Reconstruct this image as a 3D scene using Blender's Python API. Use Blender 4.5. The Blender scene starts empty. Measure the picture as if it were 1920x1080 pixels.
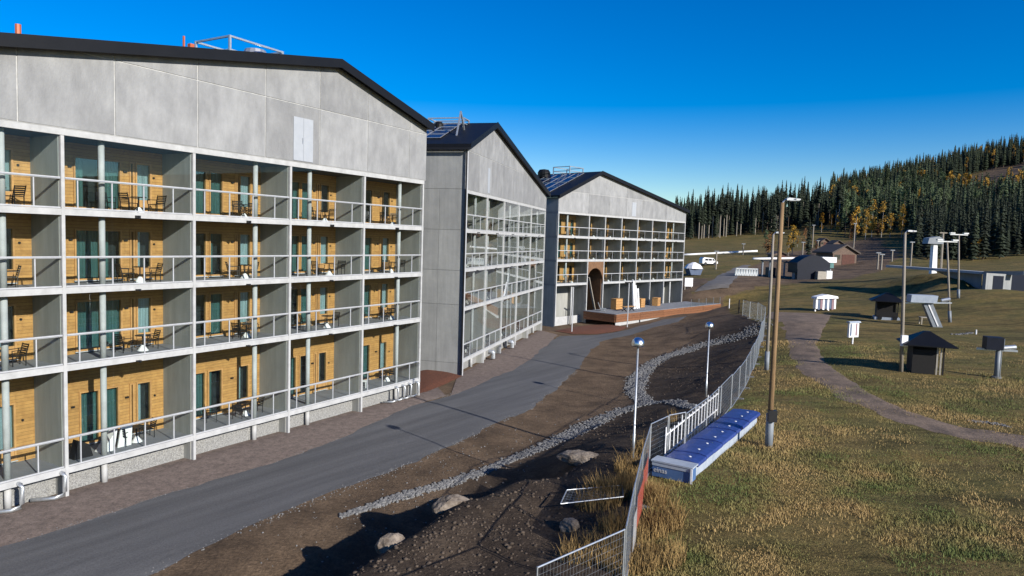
import bpy, math, random
import numpy as np
from mathutils import Vector, Matrix
R = math.radians
random.seed(7)
SC = bpy.context.scene
COL = SC.collection

# ------------------------------------------------------------------ camera
FOC, PITCH, ROLL, CZ = 1300.0, .070, .031, 11.26
_c, _s = math.cos(PITCH), math.sin(PITCH)
FW = np.array([0, _c, -_s]); _up = np.array([0, _s, _c]); _rt = np.array([1., 0, 0])
RT = _rt*math.cos(ROLL)+_up*math.sin(ROLL); UP = _up*math.cos(ROLL)-_rt*math.sin(ROLL)
ORG = np.array([0, 0, CZ])
cd = bpy.data.cameras.new('camera'); cam = bpy.data.objects.new('camera', cd); COL.objects.link(cam)
cd.sensor_width = 36; cd.lens = 36*FOC/1920; cd.clip_start = .1; cd.clip_end = 5000
cam.matrix_world = Matrix(((RT[0], UP[0], -FW[0], 0), (RT[1], UP[1], -FW[1], 0), (RT[2], UP[2], -FW[2], CZ), (0, 0, 0, 1)))
SC.camera = cam
# ------------------------------------------------------------------ sky, sun, exposure
SUN_EL, RAY_HEAD = R(23), R(-45.5)              # light travels towards heading -45.5 deg (from +Y)
tosun = Vector((-math.sin(RAY_HEAD)*math.cos(SUN_EL), -math.cos(RAY_HEAD)*math.cos(SUN_EL), math.sin(SUN_EL)))
world = bpy.data.worlds.new('World'); SC.world = world; world.use_nodes = True
nt = world.node_tree; bg = nt.nodes['Background']
sky = nt.nodes.new('ShaderNodeTexSky'); sky.sky_type = 'NISHITA'; sky.sun_disc = False
sky.sun_elevation = SUN_EL; sky.sun_rotation = math.atan2(tosun.x, tosun.y)
sky.altitude = 100; sky.air_density = 1.0; sky.dust_density = .2; sky.ozone_density = 3.0
hs = nt.nodes.new('ShaderNodeHueSaturation'); hs.inputs['Saturation'].default_value = 1.66; hs.inputs['Hue'].default_value = .517
nt.links.new(sky.outputs[0], hs.inputs['Color']); nt.links.new(hs.outputs[0], bg.inputs[0])
bg.inputs[1].default_value = .095
sl = bpy.data.lights.new('sun', 'SUN'); sl.energy = 5.0; sl.angle = R(.5); sl.color = (1, .945, .86)
so = bpy.data.objects.new('sun', sl); COL.objects.link(so); so.rotation_euler = (-tosun).to_track_quat('-Z', 'Y').to_euler()
so.location = (60, -60, 80)
SC.view_settings.view_transform = 'Standard'; SC.view_settings.look = 'None'
SC.view_settings.exposure = 0.6; SC.view_settings.gamma = 1
SC.cycles.max_bounces = 6; SC.cycles.transparent_max_bounces = 24
SC.cycles.use_denoising = True

# ------------------------------------------------------------------ pixel helpers (photo pixels, 1920 wide)
def ray(x, y): return FW+RT*(x-960)/FOC-UP*(y-540)/FOC
def gz(x, y, z=0):
    d = ray(x, y); return ORG+d*(z-CZ)/d[2]
def gy(x, y, Y):
    d = ray(x, y); return ORG+d*Y/d[1]
def pix(P):
    Q = np.atleast_2d(np.array(P, float))-ORG; Z = Q@FW
    return np.stack([960+FOC*(Q@RT)/Z, 540-FOC*(Q@UP)/Z], -1)

# ------------------------------------------------------------------ materials
MT = {}; ALB = .66          # measured tones of the photograph, taken back to reflectance
def nd(t, typ, **kw):
    n = t.nodes.new(typ)
    for k, v in kw.items():
        if k.startswith('i_'): n.inputs[k[2:].replace('_', ' ')].default_value = v
        else: setattr(n, k, v)
    return n
def mat(name, col, col2=None, rough=.7, scale=3., stretch=(1, 1, 1), bump=0., bscale=25., metal=0., spec=.4, rand=0., detail=6., lo=.35, hi=.65, coord='world', rotz=0.):
    m = bpy.data.materials.new(name); m.use_nodes = True; t = m.node_tree; b = t.nodes['Principled BSDF']; L = t.links.new
    b.inputs['Roughness'].default_value = rough; b.inputs['Metallic'].default_value = metal
    b.inputs['Specular IOR Level'].default_value = spec
    if coord == 'world': src = nd(t, 'ShaderNodeNewGeometry').outputs['Position']
    else: src = nd(t, 'ShaderNodeTexCoord').outputs['Object']
    mp = nd(t, 'ShaderNodeMapping'); mp.inputs['Scale'].default_value = stretch; mp.vector_type = 'POINT'
    if rotz:
        m0 = nd(t, 'ShaderNodeMapping'); m0.inputs['Rotation'].default_value = (0, 0, rotz); L(src, m0.inputs[0]); L(m0.outputs[0], mp.inputs[0])
    else: L(src, mp.inputs[0])
    n = nd(t, 'ShaderNodeTexNoise', i_Scale=scale, i_Detail=detail, i_Roughness=.62); L(mp.outputs[0], n.inputs['Vector'])
    rp = nd(t, 'ShaderNodeValToRGB'); rp.color_ramp.elements[0].position = lo; rp.color_ramp.elements[1].position = hi
    c2 = col2 or tuple(c*.72 for c in col)
    if metal < .5: col = tuple(c*ALB for c in col); c2 = tuple(c*ALB for c in c2)
    rp.color_ramp.elements[0].color = (*c2, 1); rp.color_ramp.elements[1].color = (*col, 1)
    L(n.outputs['Fac'], rp.inputs[0]); out = rp.outputs[0]
    if rand:
        oi = nd(t, 'ShaderNodeObjectInfo'); h = nd(t, 'ShaderNodeHueSaturation')
        mr = nd(t, 'ShaderNodeMapRange'); mr.inputs['To Min'].default_value = 1-rand; mr.inputs['To Max'].default_value = 1+rand
        L(oi.outputs['Random'], mr.inputs[0]); L(mr.outputs[0], h.inputs['Value']); L(out, h.inputs['Color']); out = h.outputs[0]
    L(out, b.inputs['Base Color'])
    if bump:
        n2 = nd(t, 'ShaderNodeTexNoise', i_Scale=bscale, i_Detail=5.); L(mp.outputs[0], n2.inputs['Vector'])
        bp = nd(t, 'ShaderNodeBump', i_Strength=min(1, bump), i_Distance=.05); L(n2.outputs['Fac'], bp.inputs['Height']); L(bp.outputs[0], b.inputs['Normal'])
    MT[name] = m
    return m
mat('concrete', (.405, .41, .41), (.30, .305, .31), rough=.8, scale=1.1, stretch=(1, 1, .7), bump=.3, bscale=14, rand=.13, lo=.3, hi=.7, detail=9)
def add_streaks(name, amt, sc=(3.2, 3.2, .22)):
    t = MT[name].node_tree; b = t.nodes['Principled BSDF']; L = t.links.new
    l = b.inputs['Base Color'].links[0]; src = l.from_socket
    g_ = nd(t, 'ShaderNodeNewGeometry'); mp = nd(t, 'ShaderNodeMapping'); mp.inputs['Scale'].default_value = sc; L(g_.outputs['Position'], mp.inputs[0])
    n = nd(t, 'ShaderNodeTexNoise', i_Scale=1.0, i_Detail=8., i_Roughness=.7); L(mp.outputs[0], n.inputs['Vector'])
    mr = nd(t, 'ShaderNodeMapRange'); mr.inputs['From Min'].default_value = .35; mr.inputs['From Max'].default_value = .7
    mr.inputs['To Min'].default_value = 1-amt; mr.inputs['To Max'].default_value = 1+amt*.6; L(n.outputs['Fac'], mr.inputs[0])
    h = nd(t, 'ShaderNodeHueSaturation'); L(mr.outputs[0], h.inputs['Value']); L(src, h.inputs['Color']); L(h.outputs[0], b.inputs['Base Color'])
add_streaks('concrete', .16, (1.5, 1.5, .5))
mat('side_concrete', (.40, .41, .40), (.30, .31, .31), rough=.85, scale=.6, bump=.2, bscale=12, rand=.06, lo=.3, hi=.7); add_streaks('side_concrete', .14)
mat('partition', (.45, .455, .425), (.36, .365, .345), rough=.85, scale=1.2, stretch=(1, 1, .3), bump=.1); add_streaks('partition', .12)
mat('white_concrete', (.60, .605, .60), (.47, .475, .47), rough=.75, scale=2.2, bump=.1, lo=.25, hi=.6); add_streaks('white_concrete', .1, (2, 2, 1.2))
mat('sealant', (.66, .66, .64), rough=.8)
mat('white_metal', (.60, .615, .64), (.52, .53, .55), rough=.4, spec=.5)
mat('grey_metal', (.48, .49, .51), (.40, .41, .42), rough=.38, metal=.7)
mat('galvanised', (.55, .57, .58), (.42, .44, .45), rough=.42, metal=.75, scale=8)
mat('chrome', (.75, .76, .78), (.70, .71, .72), rough=.28, metal=1.)
mat('plinth', (.46, .46, .44), (.22, .22, .215), rough=.95, scale=17, bump=1., bscale=18, lo=.36, hi=.62, detail=4)
mat('slab', (.30, .31, .335), (.23, .24, .26), rough=.85, scale=1.2)
mat('shade_ceiling', (.055, .052, .05), rough=.9)  # very dark, for the panels added to deepen balcony shade
mat('black_metal', (.018, .018, .02), rough=.45)
mat('roof', (.011, .012, .015), (.008, .009, .012), rough=.5, spec=.2, scale=1)
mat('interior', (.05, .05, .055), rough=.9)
mat('door_blue', (.50, .53, .57), (.46, .49, .53), rough=.5)
mat('soil', (.135, .098, .068), (.085, .061, .043), rough=.95, scale=.55, bump=.6, bscale=9)
mat('strip', (.27, .205, .17), (.17, .13, .108), rough=.95, scale=2.5, bump=.6, bscale=30)
mat('asphalt', (.165, .164, .166), (.098, .098, .101), rough=.85, scale=1.0, stretch=(.07, .9, 1), rotz=-(math.pi/2-.62), bump=.35, bscale=40, lo=.32, hi=.68, detail=9)
mat('track', (.29, .205, .14), (.14, .10, .07), rough=.95, scale=.8, bump=.6, bscale=14)
mat('bark', (.22, .075, .035), (.12, .042, .022), rough=.95, scale=9, bump=.8, bscale=40)
mat('stone', (.30, .295, .285), (.13, .13, .13), rough=.9, scale=4, bump=.3)
mat('clod', (.15, .11, .078), (.07, .052, .038), rough=.95, scale=4)
mat('boulder', (.36, .30, .24), (.15, .115, .085), rough=.95, scale=3.5, bump=1., bscale=11)
mat('pole_wood', (.40, .255, .125), (.24, .145, .07), rough=.8, scale=2, stretch=(6, 6, .5), bump=.3)
mat('pole_grey', (.42, .37, .30), (.30, .26, .21), rough=.8, scale=2, stretch=(6, 6, .5), bump=.3)
mat('deck_wood', (.32, .14, .062), (.18, .075, .034), rough=.6, scale=3, stretch=(1, 1, 6), rand=.15)
mat('arch_wood', (.27, .145, .07), (.18, .095, .047), rough=.6, scale=3)
mat('pine_wood', (.66, .36, .13), (.50, .26, .09), rough=.7, scale=3, rand=.1)
mat('blue_pad', (.045, .085, .33), (.03, .058, .23), rough=.45, scale=3, bump=.3, bscale=6)
mat('pad_side', (.50, .56, .64), (.40, .46, .54), rough=.7, scale=3)
mat('blue_box', (.10, .20, .42), (.07, .15, .33), rough=.6)
mat('white_paint', (1.15, 1.15, 1.15), (1., 1., 1.), rough=.6)
mat('white_text', (.8, .8, .8), rough=.6)
mat('red_net', (.52, .10, .055), (.36, .065, .035), rough=.8, scale=6)
mat('hut_wood', (.014, .012, .011), (.009, .008, .008), rough=.8, scale=6)
mat('hut_red', (.13, .045, .028), (.08, .03, .02), rough=.8)
mat('grey_paint', (.30, .33, .36), (.24, .27, .30), rough=.55)
mat('dark_blue', (.013, .017, .032), (.009, .012, .022), rough=.55, spec=.2)
mat('sign_blue', (.12, .17, .28), (.09, .13, .22), rough=.5)
mat('sign_red', (.36, .22, .25), (.3, .18, .2), rough=.5)
mat('cabin', (.20, .135, .10), (.14, .095, .07), rough=.85)
mat('cabin_roof', (.12, .095, .08), (.085, .07, .06), rough=.85)
mat('teal_plastic', (.10, .28, .27), rough=.5)
mat('trunk', (.16, .115, .08), (.085, .062, .045), rough=.9, scale=5)
mat('birch_trunk', (.55, .52, .47), (.25, .22, .2), rough=.85, scale=4, stretch=(1, 1, 3))
mat('needles', (.080, .112, .046), (.032, .050, .022), rough=.8, scale=.9, rand=.3)
mat('needles_dark_shade', (.030, .044, .019), (.012, .020, .009), rough=.85, scale=.9, rand=.25)  # dark needles; on the right-hand stand they also paint its shade
mat('needles_pine', (.14, .19, .08), (.065, .098, .042), rough=.8, scale=.9, rand=.3)
mat('leaves_yellow', (.62, .36, .035), (.32, .17, .02), rough=.8, scale=1.5, rand=.25)
mat('leaves_rust', (.26, .115, .03), (.13, .06, .02), rough=.8, scale=1.5, rand=.2)
mat('straw', (.46, .30, .11), (.26, .165, .06), rough=.85, scale=3)
mat('blade', (.54, .37, .15), (.16, .20, .052), rough=.85, scale=.22, lo=.42, hi=.58, detail=13)
mat('cloth_white', (1.1, 1.1, 1.08), (.95, .95, .94), rough=.8)
mat('orange_plastic', (.65, .16, .06), rough=.5)
mat('pale_gravel', (.22, .20, .18), (.15, .135, .12), rough=.95, scale=.8)
mat('pale_wood', (.55, .50, .42), (.42, .38, .31), rough=.8)

def speckle(name, sc, lo_, hi_):
    t = MT[name].node_tree; b = t.nodes['Principled BSDF']; L = t.links.new; src = b.inputs['Base Color'].links[0].from_socket
    n = nd(t, 'ShaderNodeTexNoise', i_Scale=sc, i_Detail=3., i_Roughness=.8); L(nd(t, 'ShaderNodeNewGeometry').outputs['Position'], n.inputs['Vector'])
    mr = nd(t, 'ShaderNodeMapRange'); mr.inputs['From Min'].default_value = .3; mr.inputs['From Max'].default_value = .7; mr.inputs['To Min'].default_value = lo_; mr.inputs['To Max'].default_value = hi_
    h = nd(t, 'ShaderNodeHueSaturation'); L(n.outputs['Fac'], mr.inputs[0]); L(mr.outputs[0], h.inputs['Value']); L(src, h.inputs['Color']); L(h.outputs[0], b.inputs['Base Color'])
speckle('asphalt', 16, .72, 1.25); speckle('strip', 12, .6, 1.4); speckle('track', 7, .55, 1.4); speckle('bark', 14, .4, 1.6); speckle('blade', 30, .55, 1.5); speckle('straw', 25, .6, 1.4)
def wood_cladding():
    m = mat('cladding', (.63, .345, .105), (.46, .235, .068), rough=.65, scale=2.2, stretch=(1, 1, 5), rand=.06, coord='object')
    t = m.node_tree; b = t.nodes['Principled BSDF']; L = t.links.new
    g_ = nd(t, 'ShaderNodeNewGeometry'); sp = nd(t, 'ShaderNodeSeparateXYZ'); L(g_.outputs['Position'], sp.inputs[0])
    a = nd(t, 'ShaderNodeMath', operation='MULTIPLY'); a.inputs[1].default_value = 1/.145; L(sp.outputs['Z'], a.inputs[0])
    f = nd(t, 'ShaderNodeMath', operation='FRACT'); L(a.outputs[0], f.inputs[0])
    c = nd(t, 'ShaderNodeMath', operation='LESS_THAN'); c.inputs[1].default_value = .1; L(f.outputs[0], c.inputs[0])
    fl = nd(t, 'ShaderNodeMath', operation='FLOOR'); L(a.outputs[0], fl.inputs[0])
    wn = nd(t, 'ShaderNodeTexWhiteNoise', noise_dimensions='1D'); L(fl.outputs[0], wn.inputs['W'])
    mr = nd(t, 'ShaderNodeMapRange'); mr.inputs['To Min'].default_value = .88; mr.inputs['To Max'].default_value = 1.1; L(wn.outputs['Value'], mr.inputs[0])
    h = nd(t, 'ShaderNodeHueSaturation'); L(b.inputs['Base Color'].links[0].from_socket, h.inputs['Color']); L(mr.outputs[0], h.inputs['Value'])
    mx = nd(t, 'ShaderNodeMix', data_type='RGBA'); L(c.outputs[0], mx.inputs['Factor']); L(h.outputs[0], mx.inputs['A']); mx.inputs['B'].default_value = (.16, .085, .03, 1)
    L(mx.outputs['Result'], b.inputs['Base Color'])
wood_cladding()
def curtain_mat(name, col):
    m = mat(name, col, tuple(c*.55 for c in col), rough=.9, scale=3.5, stretch=(3, 3, .15), lo=.3, hi=.7)
curtain_mat('curtain_teal', (.15, .28, .27)); curtain_mat('curtain_grey', (.80, .85, .90))
def glass(name, tint, base=.045):
    m = bpy.data.materials.new(name); m.use_nodes = True; t = m.node_tree; L = t.links.new
    t.nodes.remove(t.nodes['Principled BSDF'])
    lw = nd(t, 'ShaderNodeLayerWeight'); lw.inputs['Blend'].default_value = .5
    p = nd(t, 'ShaderNodeMath', operation='POWER'); p.inputs[1].default_value = 4.2; L(lw.outputs['Facing'], p.inputs[0])
    r = nd(t, 'ShaderNodeMapRange'); r.inputs['To Min'].default_value = base; r.inputs['To Max'].default_value = 1; L(p.outputs[0], r.inputs[0])
    tr = nd(t, 'ShaderNodeBsdfTransparent'); tr.inputs[0].default_value = (*tint, 1)
    gl = nd(t, 'ShaderNodeBsdfGlossy'); gl.inputs['Roughness'].default_value = .0; gl.inputs[0].default_value = (.95, .97, 1, 1)
    mx = nd(t, 'ShaderNodeMixShader'); L(r.outputs[0], mx.inputs[0]); L(tr.outputs[0], mx.inputs[1]); L(gl.outputs[0], mx.inputs[2])
    L(mx.outputs[0], t.nodes['Material Output'].inputs[0]); MT[name] = m
def net_mat(name, col, alpha):
    m = mat(name, col, rough=.8); t = m.node_tree; L = t.links.new; b = t.nodes['Principled BSDF']
    tr = nd(t, 'ShaderNodeBsdfTransparent'); mx = nd(t, 'ShaderNodeMixShader'); mx.inputs[0].default_value = alpha
    L(tr.outputs[0], mx.inputs[1]); L(b.outputs[0], mx.inputs[2]); L(mx.outputs[0], t.nodes['Material Output'].inputs[0])
net_mat('red_mesh', (.60, .12, .07), .5); net_mat('white_mesh', (.7, .7, .7), .4)
glass('glass', (.94, .965, .96), .018); glass('window_glass', (.80, .88, .88), .07)
def solar():
    m = mat('solar', (.012, .02, .06), (.008, .014, .045), rough=.12, spec=.6)
    t = m.node_tree; b = t.nodes['Principled BSDF']; L = t.links.new
solar()

# ------------------------------------------------------------------ mesh helpers
class MB:
    def __init__(s): s.v = []; s.f = []
    def quad(s, *p):
        k = len(s.v); s.v += [tuple(q) for q in p]; s.f.append(tuple(range(k, k+len(p)))); return s
    def box(s, x0, x1, y0, y1, z0, z1, rot=None, org=None):
        k = len(s.v); P = [(x, y, z) for z in (z0, z1) for y in (y0, y1) for x in (x0, x1)]
        if rot is not None:
            o = Vector(org or ((x0+x1)/2, (y0+y1)/2, (z0+z1)/2)); P = [tuple(rot@(Vector(p)-o)+o) for p in P]
        s.v += P
        s.f += [tuple(k+i for i in q) for q in ((0, 2, 3, 1), (4, 5, 7, 6), (0, 1, 5, 4), (2, 6, 7, 3), (0, 4, 6, 2), (1, 3, 7, 5))]; return s
    def bar(s, a, b, w, h=None, up=(0, 0, 1)):
        a = Vector(a); b = Vector(b); h = h or w; d = (b-a).normalized(); u = Vector(up)
        if abs(d.dot(u)) > .98: u = Vector((1, 0, 0))
        r = d.cross(u).normalized()*w/2; n = r.cross(d).normalized()*h/2; k = len(s.v)
        for p in (a, b): s.v += [tuple(p+r+n), tuple(p-r+n), tuple(p-r-n), tuple(p+r-n)]
        s.f += [tuple(k+i for i in q) for q in ((3, 2, 1, 0), (4, 5, 6, 7), (0, 1, 5, 4), (1, 2, 6, 5), (2, 3, 7, 6), (3, 0, 4, 7))]; return s
    def tube(s, pts, r, n=8, cap=True):
        pts = [Vector(p) for p in pts]; rr = r if isinstance(r, (list, tuple)) else [r]*len(pts); k = len(s.v); m = len(pts)
        for i, p in enumerate(pts):
            d = (pts[min(i+1, m-1)]-pts[max(i-1, 0)]).normalized(); u = Vector((0, 0, 1)) if abs(d.z) < .9 else Vector((1, 0, 0))
            a = d.cross(u).normalized(); b = d.cross(a).normalized()
            for j in range(n):
                q = 2*math.pi*j/n; s.v.append(tuple(p+(a*math.cos(q)+b*math.sin(q))*rr[i]))
        for i in range(m-1):
            for j in range(n):
                s.f.append((k+i*n+j, k+i*n+(j+1) % n, k+(i+1)*n+(j+1) % n, k+(i+1)*n+j))
        if cap:
            s.f.append(tuple(k+j for j in reversed(range(n)))); s.f.append(tuple(k+(m-1)*n+j for j in range(n)))
        return s
    def lathe(s, prof, n=20, c=(0, 0, 0)):
        k = len(s.v)
        for r, z in prof:
            for j in range(n):
                q = 2*math.pi*j/n; s.v.append((c[0]+r*math.cos(q), c[1]+r*math.sin(q), c[2]+z))
        for i in range(len(prof)-1):
            for j in range(n):
                s.f.append((k+i*n+j, k+i*n+(j+1) % n, k+(i+1)*n+(j+1) % n, k+(i+1)*n+j))
        s.f.append(tuple(k+j for j in reversed(range(n)))); s.f.append(tuple(k+(len(prof)-1)*n+j for j in range(n)))
        return s
    def prism(s, poly, d0, d1, f):      # polygon extruded; f(a, b, d) -> point
        k = len(s.v); n = len(poly)
        for d in (d0, d1): s.v += [tuple(f(a, b, d)) for a, b in poly]
        s.f.append(tuple(k+i for i in range(n))); s.f.append(tuple(k+n+i for i in reversed(range(n))))
        for i in range(n): s.f.append((k+i, k+n+i, k+n+(i+1) % n, k+(i+1) % n))
        return s
    def mesh(s, name, m, smooth=False):
        me = bpy.data.meshes.new(name); me.from_pydata(s.v, [], s.f); me.update()
        me.materials.append(MT[m])
        if smooth: me.polygons.foreach_set('use_smooth', [True]*len(me.polygons))
        return me
    def build(s, name, m, parent=None, loc=None, smooth=False):
        return place(name, s.mesh(name, m, smooth), parent, loc)
def place(name, me, parent=None, loc=None, rz=0):
    o = bpy.data.objects.new(name, me); COL.objects.link(o)
    if parent is not None: o.parent = parent
    if loc is not None: o.location = loc
    if rz: o.rotation_euler = (0, 0, rz)
    return o
_uc = {}
def box(name, x0, x1, y0, y1, z0, z1, m, parent=None):
    if m not in _uc: _uc[m] = MB().box(-.5, .5, -.5, .5, -.5, .5).mesh('block', m)
    o = place(name, _uc[m], parent, ((x0+x1)/2, (y0+y1)/2, (z0+z1)/2)); o.scale = (x1-x0, y1-y0, z1-z0); return o
def tag(o, label=None, cat=None, group=None, kind=None):
    for k, v in (('label', label), ('category', cat), ('group', group), ('kind', kind)):
        if v: o[k] = v
    return o
def thing(name, label, cat, loc=(0, 0, 0), rz=0, group=None):
    o = bpy.data.objects.new(name, None); COL.objects.link(o); o.location = tuple(map(float, loc)); o.rotation_euler = (0, 0, rz)
    o.empty_display_size = .2
    return tag(o, label, cat, group)
def np_mesh(name, V, F, m, smooth=False):
    me = bpy.data.meshes.new(name); V = np.asarray(V, np.float32); F = np.asarray(F, np.int32); k = F.shape[1]
    me.vertices.add(len(V)); me.vertices.foreach_set('co', V.ravel())
    me.loops.add(F.size); me.loops.foreach_set('vertex_index', F.ravel())
    me.polygons.add(len(F)); me.polygons.foreach_set('loop_start', np.arange(0, F.size, k, dtype=np.int32))
    if smooth: me.polygons.foreach_set('use_smooth', np.ones(len(F), bool))
    me.update(calc_edges=True); me.materials.append(MT[m]); return me

# ------------------------------------------------------------------ terrain
WB = 5.882
FA, FB, FC = ((-18.227, 28.133), .529), ((-3.886, 56.42), .255), ((5.861, 92.15), .743)
def fac(F, u, d=0., z=0.):
    (x, y), t = F; return np.array([x+math.sin(t)*u-math.cos(t)*d, y+math.cos(t)*u+math.sin(t)*d, z])
CP = []
def cp(p, z=None): CP.append((p[0], p[1], p[2] if z is None else z))
for u in (-30, -18, -12, -6, 0, 6, 12, 18, 23.5):
    for d in (-5, 0, 5): cp(fac(FA, u, d), 0)
for u in (0, 8, 16, 24, 30.8):
    for d in (-4, 0, 4): cp(fac(FB, u, d), 0)
for u, z in ((0, -.3), (8, -.1), (16, .3), (25, .5), (34, .8)):
    cp(fac(FC, u, 0), z); cp(fac(FC, u, 8), z)
for u, z in ((28, .35), (33, .5), (37.5, .6)): cp(fac(FC, u, -6.2), z)
for p, z in (((-60, 30), 0), ((-60, 90), 0), ((-40, 130), .5), ((0, 150), 1.5), ((-12, 10), 0), ((-15, -10), 0), ((-9, 17), .0), ((-100, 250), 3), ((-5, 220), 4), ((-40, -40), 0)): cp(p, z)
for px, py, z in ((120, 1050, 0), (500, 960, 0), (760, 900, 0), (950, 810, 0), (1000, 720, 0), (1090, 690, 0), (1060, 640, 0), (1200, 630, .1),
    (1290, 605, .5), (1352, 588, .75), (720, 945, 0), (860, 905, 0), (1000, 850, .05), (1090, 815, .1), (1150, 775, .2), (1215, 745, .35), (1200, 690, .15), (1280, 700, .45), (1330, 660, .8), (1370, 640, 1.4),
    (520, 1060, 0), (600, 1020, 0), (680, 985, 0), (800, 945, 0),
    (695, 1031, 1.9), (740, 1000, 2.0), (800, 965, 2.0), (850, 930, 2.05), (950, 893, 1.95), (1090, 852, 1.95), (1150, 830, 2.0), (1187, 858, 2.35), (600, 1090, 1.8),
    (850, 1060, 1.9), (950, 980, 1.9), (1060, 930, 2.05), (1000, 1075, 2.1), (1100, 1060, 2.25),
    (1168, 1130, 2.35), (1216, 888, 2.4), (1250, 868, 2.4), (1312, 836, 2.4), (1372, 765, 2.45), (1410, 697, 2.5), (1427, 642, 2.8), (1434, 606, 3.2), (1395, 588, 3.0),
    (1240, 890, 2.42), (1400, 790, 2.5), (1440, 838, 2.5), (1700, 900, 2.5), (1900, 1000, 2.5), (1300, 1000, 2.45), (1600, 1070, 2.5),
    (1690, 697, 2.9), (1870, 708, 2.9), (1850, 800, 2.65), (1500, 640, 3.0), (1600, 645, 3.05), (1660, 598, 3.3), (1545, 582, 3.4), (1480, 590, 3.4), (1760, 612, 3.4), (1900, 620, 3.5), (1850, 575, 4.0), (1700, 562, 4.0), (1600, 555, 4.0), (1450, 560, 3.6), (1370, 570, 2.6)):
    cp(gz(px, py, z))
for px, py, Y in ((1300, 555, 118), (1350, 535, 122), (1400, 515, 140), (1480, 522, 138), (1600, 515, 142), (1700, 545, 105), (1740, 512, 108), (1660, 532, 112), (1820, 540, 93), (1790, 520, 100), (1890, 545, 92), (1919, 545, 90),
    (1340, 492, 170), (1420, 490, 175), (1550, 495, 172), (1290, 478, 205), (1370, 474, 205), (1450, 472, 200), (1300, 452, 275), (1400, 445, 280), (1480, 438, 280), (1550, 425, 290), (1500, 462, 225), (1600, 468, 210), (1660, 472, 200),
    (1700, 480, 165), (1800, 492, 160), (1919, 490, 150), (1620, 448, 255), (1700, 440, 255), (1800, 440, 240), (1919, 420, 235), (1620, 410, 330), (1760, 395, 335), (1850, 372, 340), (1919, 350, 345), (1600, 375, 400), (1700, 345, 450), (1800, 318, 480), (1919, 290, 500), (1560, 400, 360)):
    cp(gy(px, py, Y))
for x, y, z in ((110, 420, 26), (170, 520, 34), (60, 400, 16), (300, 620, 50), (460, 620, 70), (560, 480, 90), (420, 380, 75), (300, 250, 36), (180, 110, 14), (130, 60, 7), (90, 30, 4.5), (60, 20, 3.2), (60, -30, 3), (20, -20, 2.4), (0, 0, 2.4), (0, 10, 2.2), (30, 5, 2.5), (0, -80, 2.4), (150, -80, 6),
    (-200, 100, 3), (-200, 500, 10), (0, 600, 14), (300, 1000, 20), (-300, 1000, 10), (800, 900, 60), (800, 300, 90), (600, -100, 40), (-300, -200, 2), (200, -250, 5), (30, 300, 12), (20, 180, 5)):
    CP.append((x, y, z))
for px, py, z in ((600, 1090, 1.8), (695, 1031, 1.9), (740, 1000, 2.0), (800, 965, 2.0), (850, 930, 2.05), (900, 910, 2.0), (950, 893, 1.95), (1040, 868, 1.9)):
    q = gz(px, py, z); cp(q+np.array([-.76, .65, 0])*.9, .1); cp(q+np.array([.76, -.65, 0])*1.2, z+.06)
CP = np.array(CP); _K = lambda r2: np.sqrt(r2+2.0)
_d2 = ((CP[:, None, :2]-CP[None, :, :2])**2).sum(-1)
_n = len(CP); _Am = np.zeros((_n+1, _n+1)); _Am[:_n, :_n] = _K(_d2)-np.eye(_n)*.25; _Am[:_n, _n] = 1; _Am[_n, :_n] = 1
_w = np.linalg.solve(_Am, np.append(CP[:, 2], 0))
def vnoise(x, y, seed=0):
    xi = np.floor(x).astype(np.int64); yi = np.floor(y).astype(np.int64); fx = x-xi; fy = y-yi
    fx = fx*fx*(3-2*fx); fy = fy*fy*(3-2*fy)
    def h(a, b):
        n = (a*374761393+b*668265263+seed*1442695041) & 0x7fffffff; n = ((n ^ (n >> 13))*1274126177) & 0x7fffffff
        return ((n ^ (n >> 16)) & 0xffff)/65535.
    return (h(xi, yi)*(1-fx)+h(xi+1, yi)*fx)*(1-fy)+(h(xi, yi+1)*(1-fx)+h(xi+1, yi+1)*fx)*fy-.5
def T0(x, y):
    x = np.asarray(x, float); y = np.asarray(y, float); sh = x.shape; X = x.ravel(); Y = y.ravel(); out = np.zeros(X.size)
    for i in range(0, X.size, 20000):
        r2 = (X[i:i+20000, None]-CP[None, :, 0])**2+(Y[i:i+20000, None]-CP[None, :, 1])**2
        out[i:i+20000] = _K(r2)@_w[:_n]+_w[_n]
    return out.reshape(sh)
def TZ(x, y):
    x = np.asarray(x, float); y = np.asarray(y, float)
    z = T0(x, y); rough = np.clip((z-.15)/.8, 0, 1)*np.clip((90-y)/40, 0.15, 1)
    return z+rough*(.16*vnoise(x/2.1, y/2.1, 1)+.12*vnoise(x/.8, y/.8, 2))*np.clip((2.5-z)/.5, 0, 1)+.05*vnoise(x/1.3, y/1.3, 3)*np.clip(rough*2, 0, 1)
def hit(px, py):
    d = ray(px, py); t = np.concatenate([np.arange(8, 120, .15), np.arange(120, 700, 1.)]); P = ORG+t[:, None]*d/d[1]
    z = TZ(P[:, 0], P[:, 1]); k = np.argmax(P[:, 2] < z)
    if k == 0 and not P[0, 2] < z[0]: return P[-1]
    a, b = (P[k-1], P[k]) if k else (P[0], P[0]); da, db = a[2]-z[k-1], b[2]-z[k]; f = da/(da-db) if k else 0
    q = a+(b-a)*f; return np.array([q[0], q[1], float(TZ(q[0], q[1]))])
def on(x, y): return np.array([x, y, float(TZ(x, y))])
def axis(a, b, fine, lo, hi, grow=1.09):
    v = list(np.arange(a, b, fine)); s = fine
    while v[-1] < hi: s = min(s*grow, 25); v.append(v[-1]+s)
    s = fine
    while v[0] > lo: s = min(s*grow, 25); v.insert(0, v[0]-s)
    return np.array(v)
gx_, gy_ = axis(-8, 34, .3, -500, 900), axis(12, 72, .3, -150, 1300)
GX, GY = np.meshgrid(gx_, gy_); GZ = TZ(GX, GY)
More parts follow.
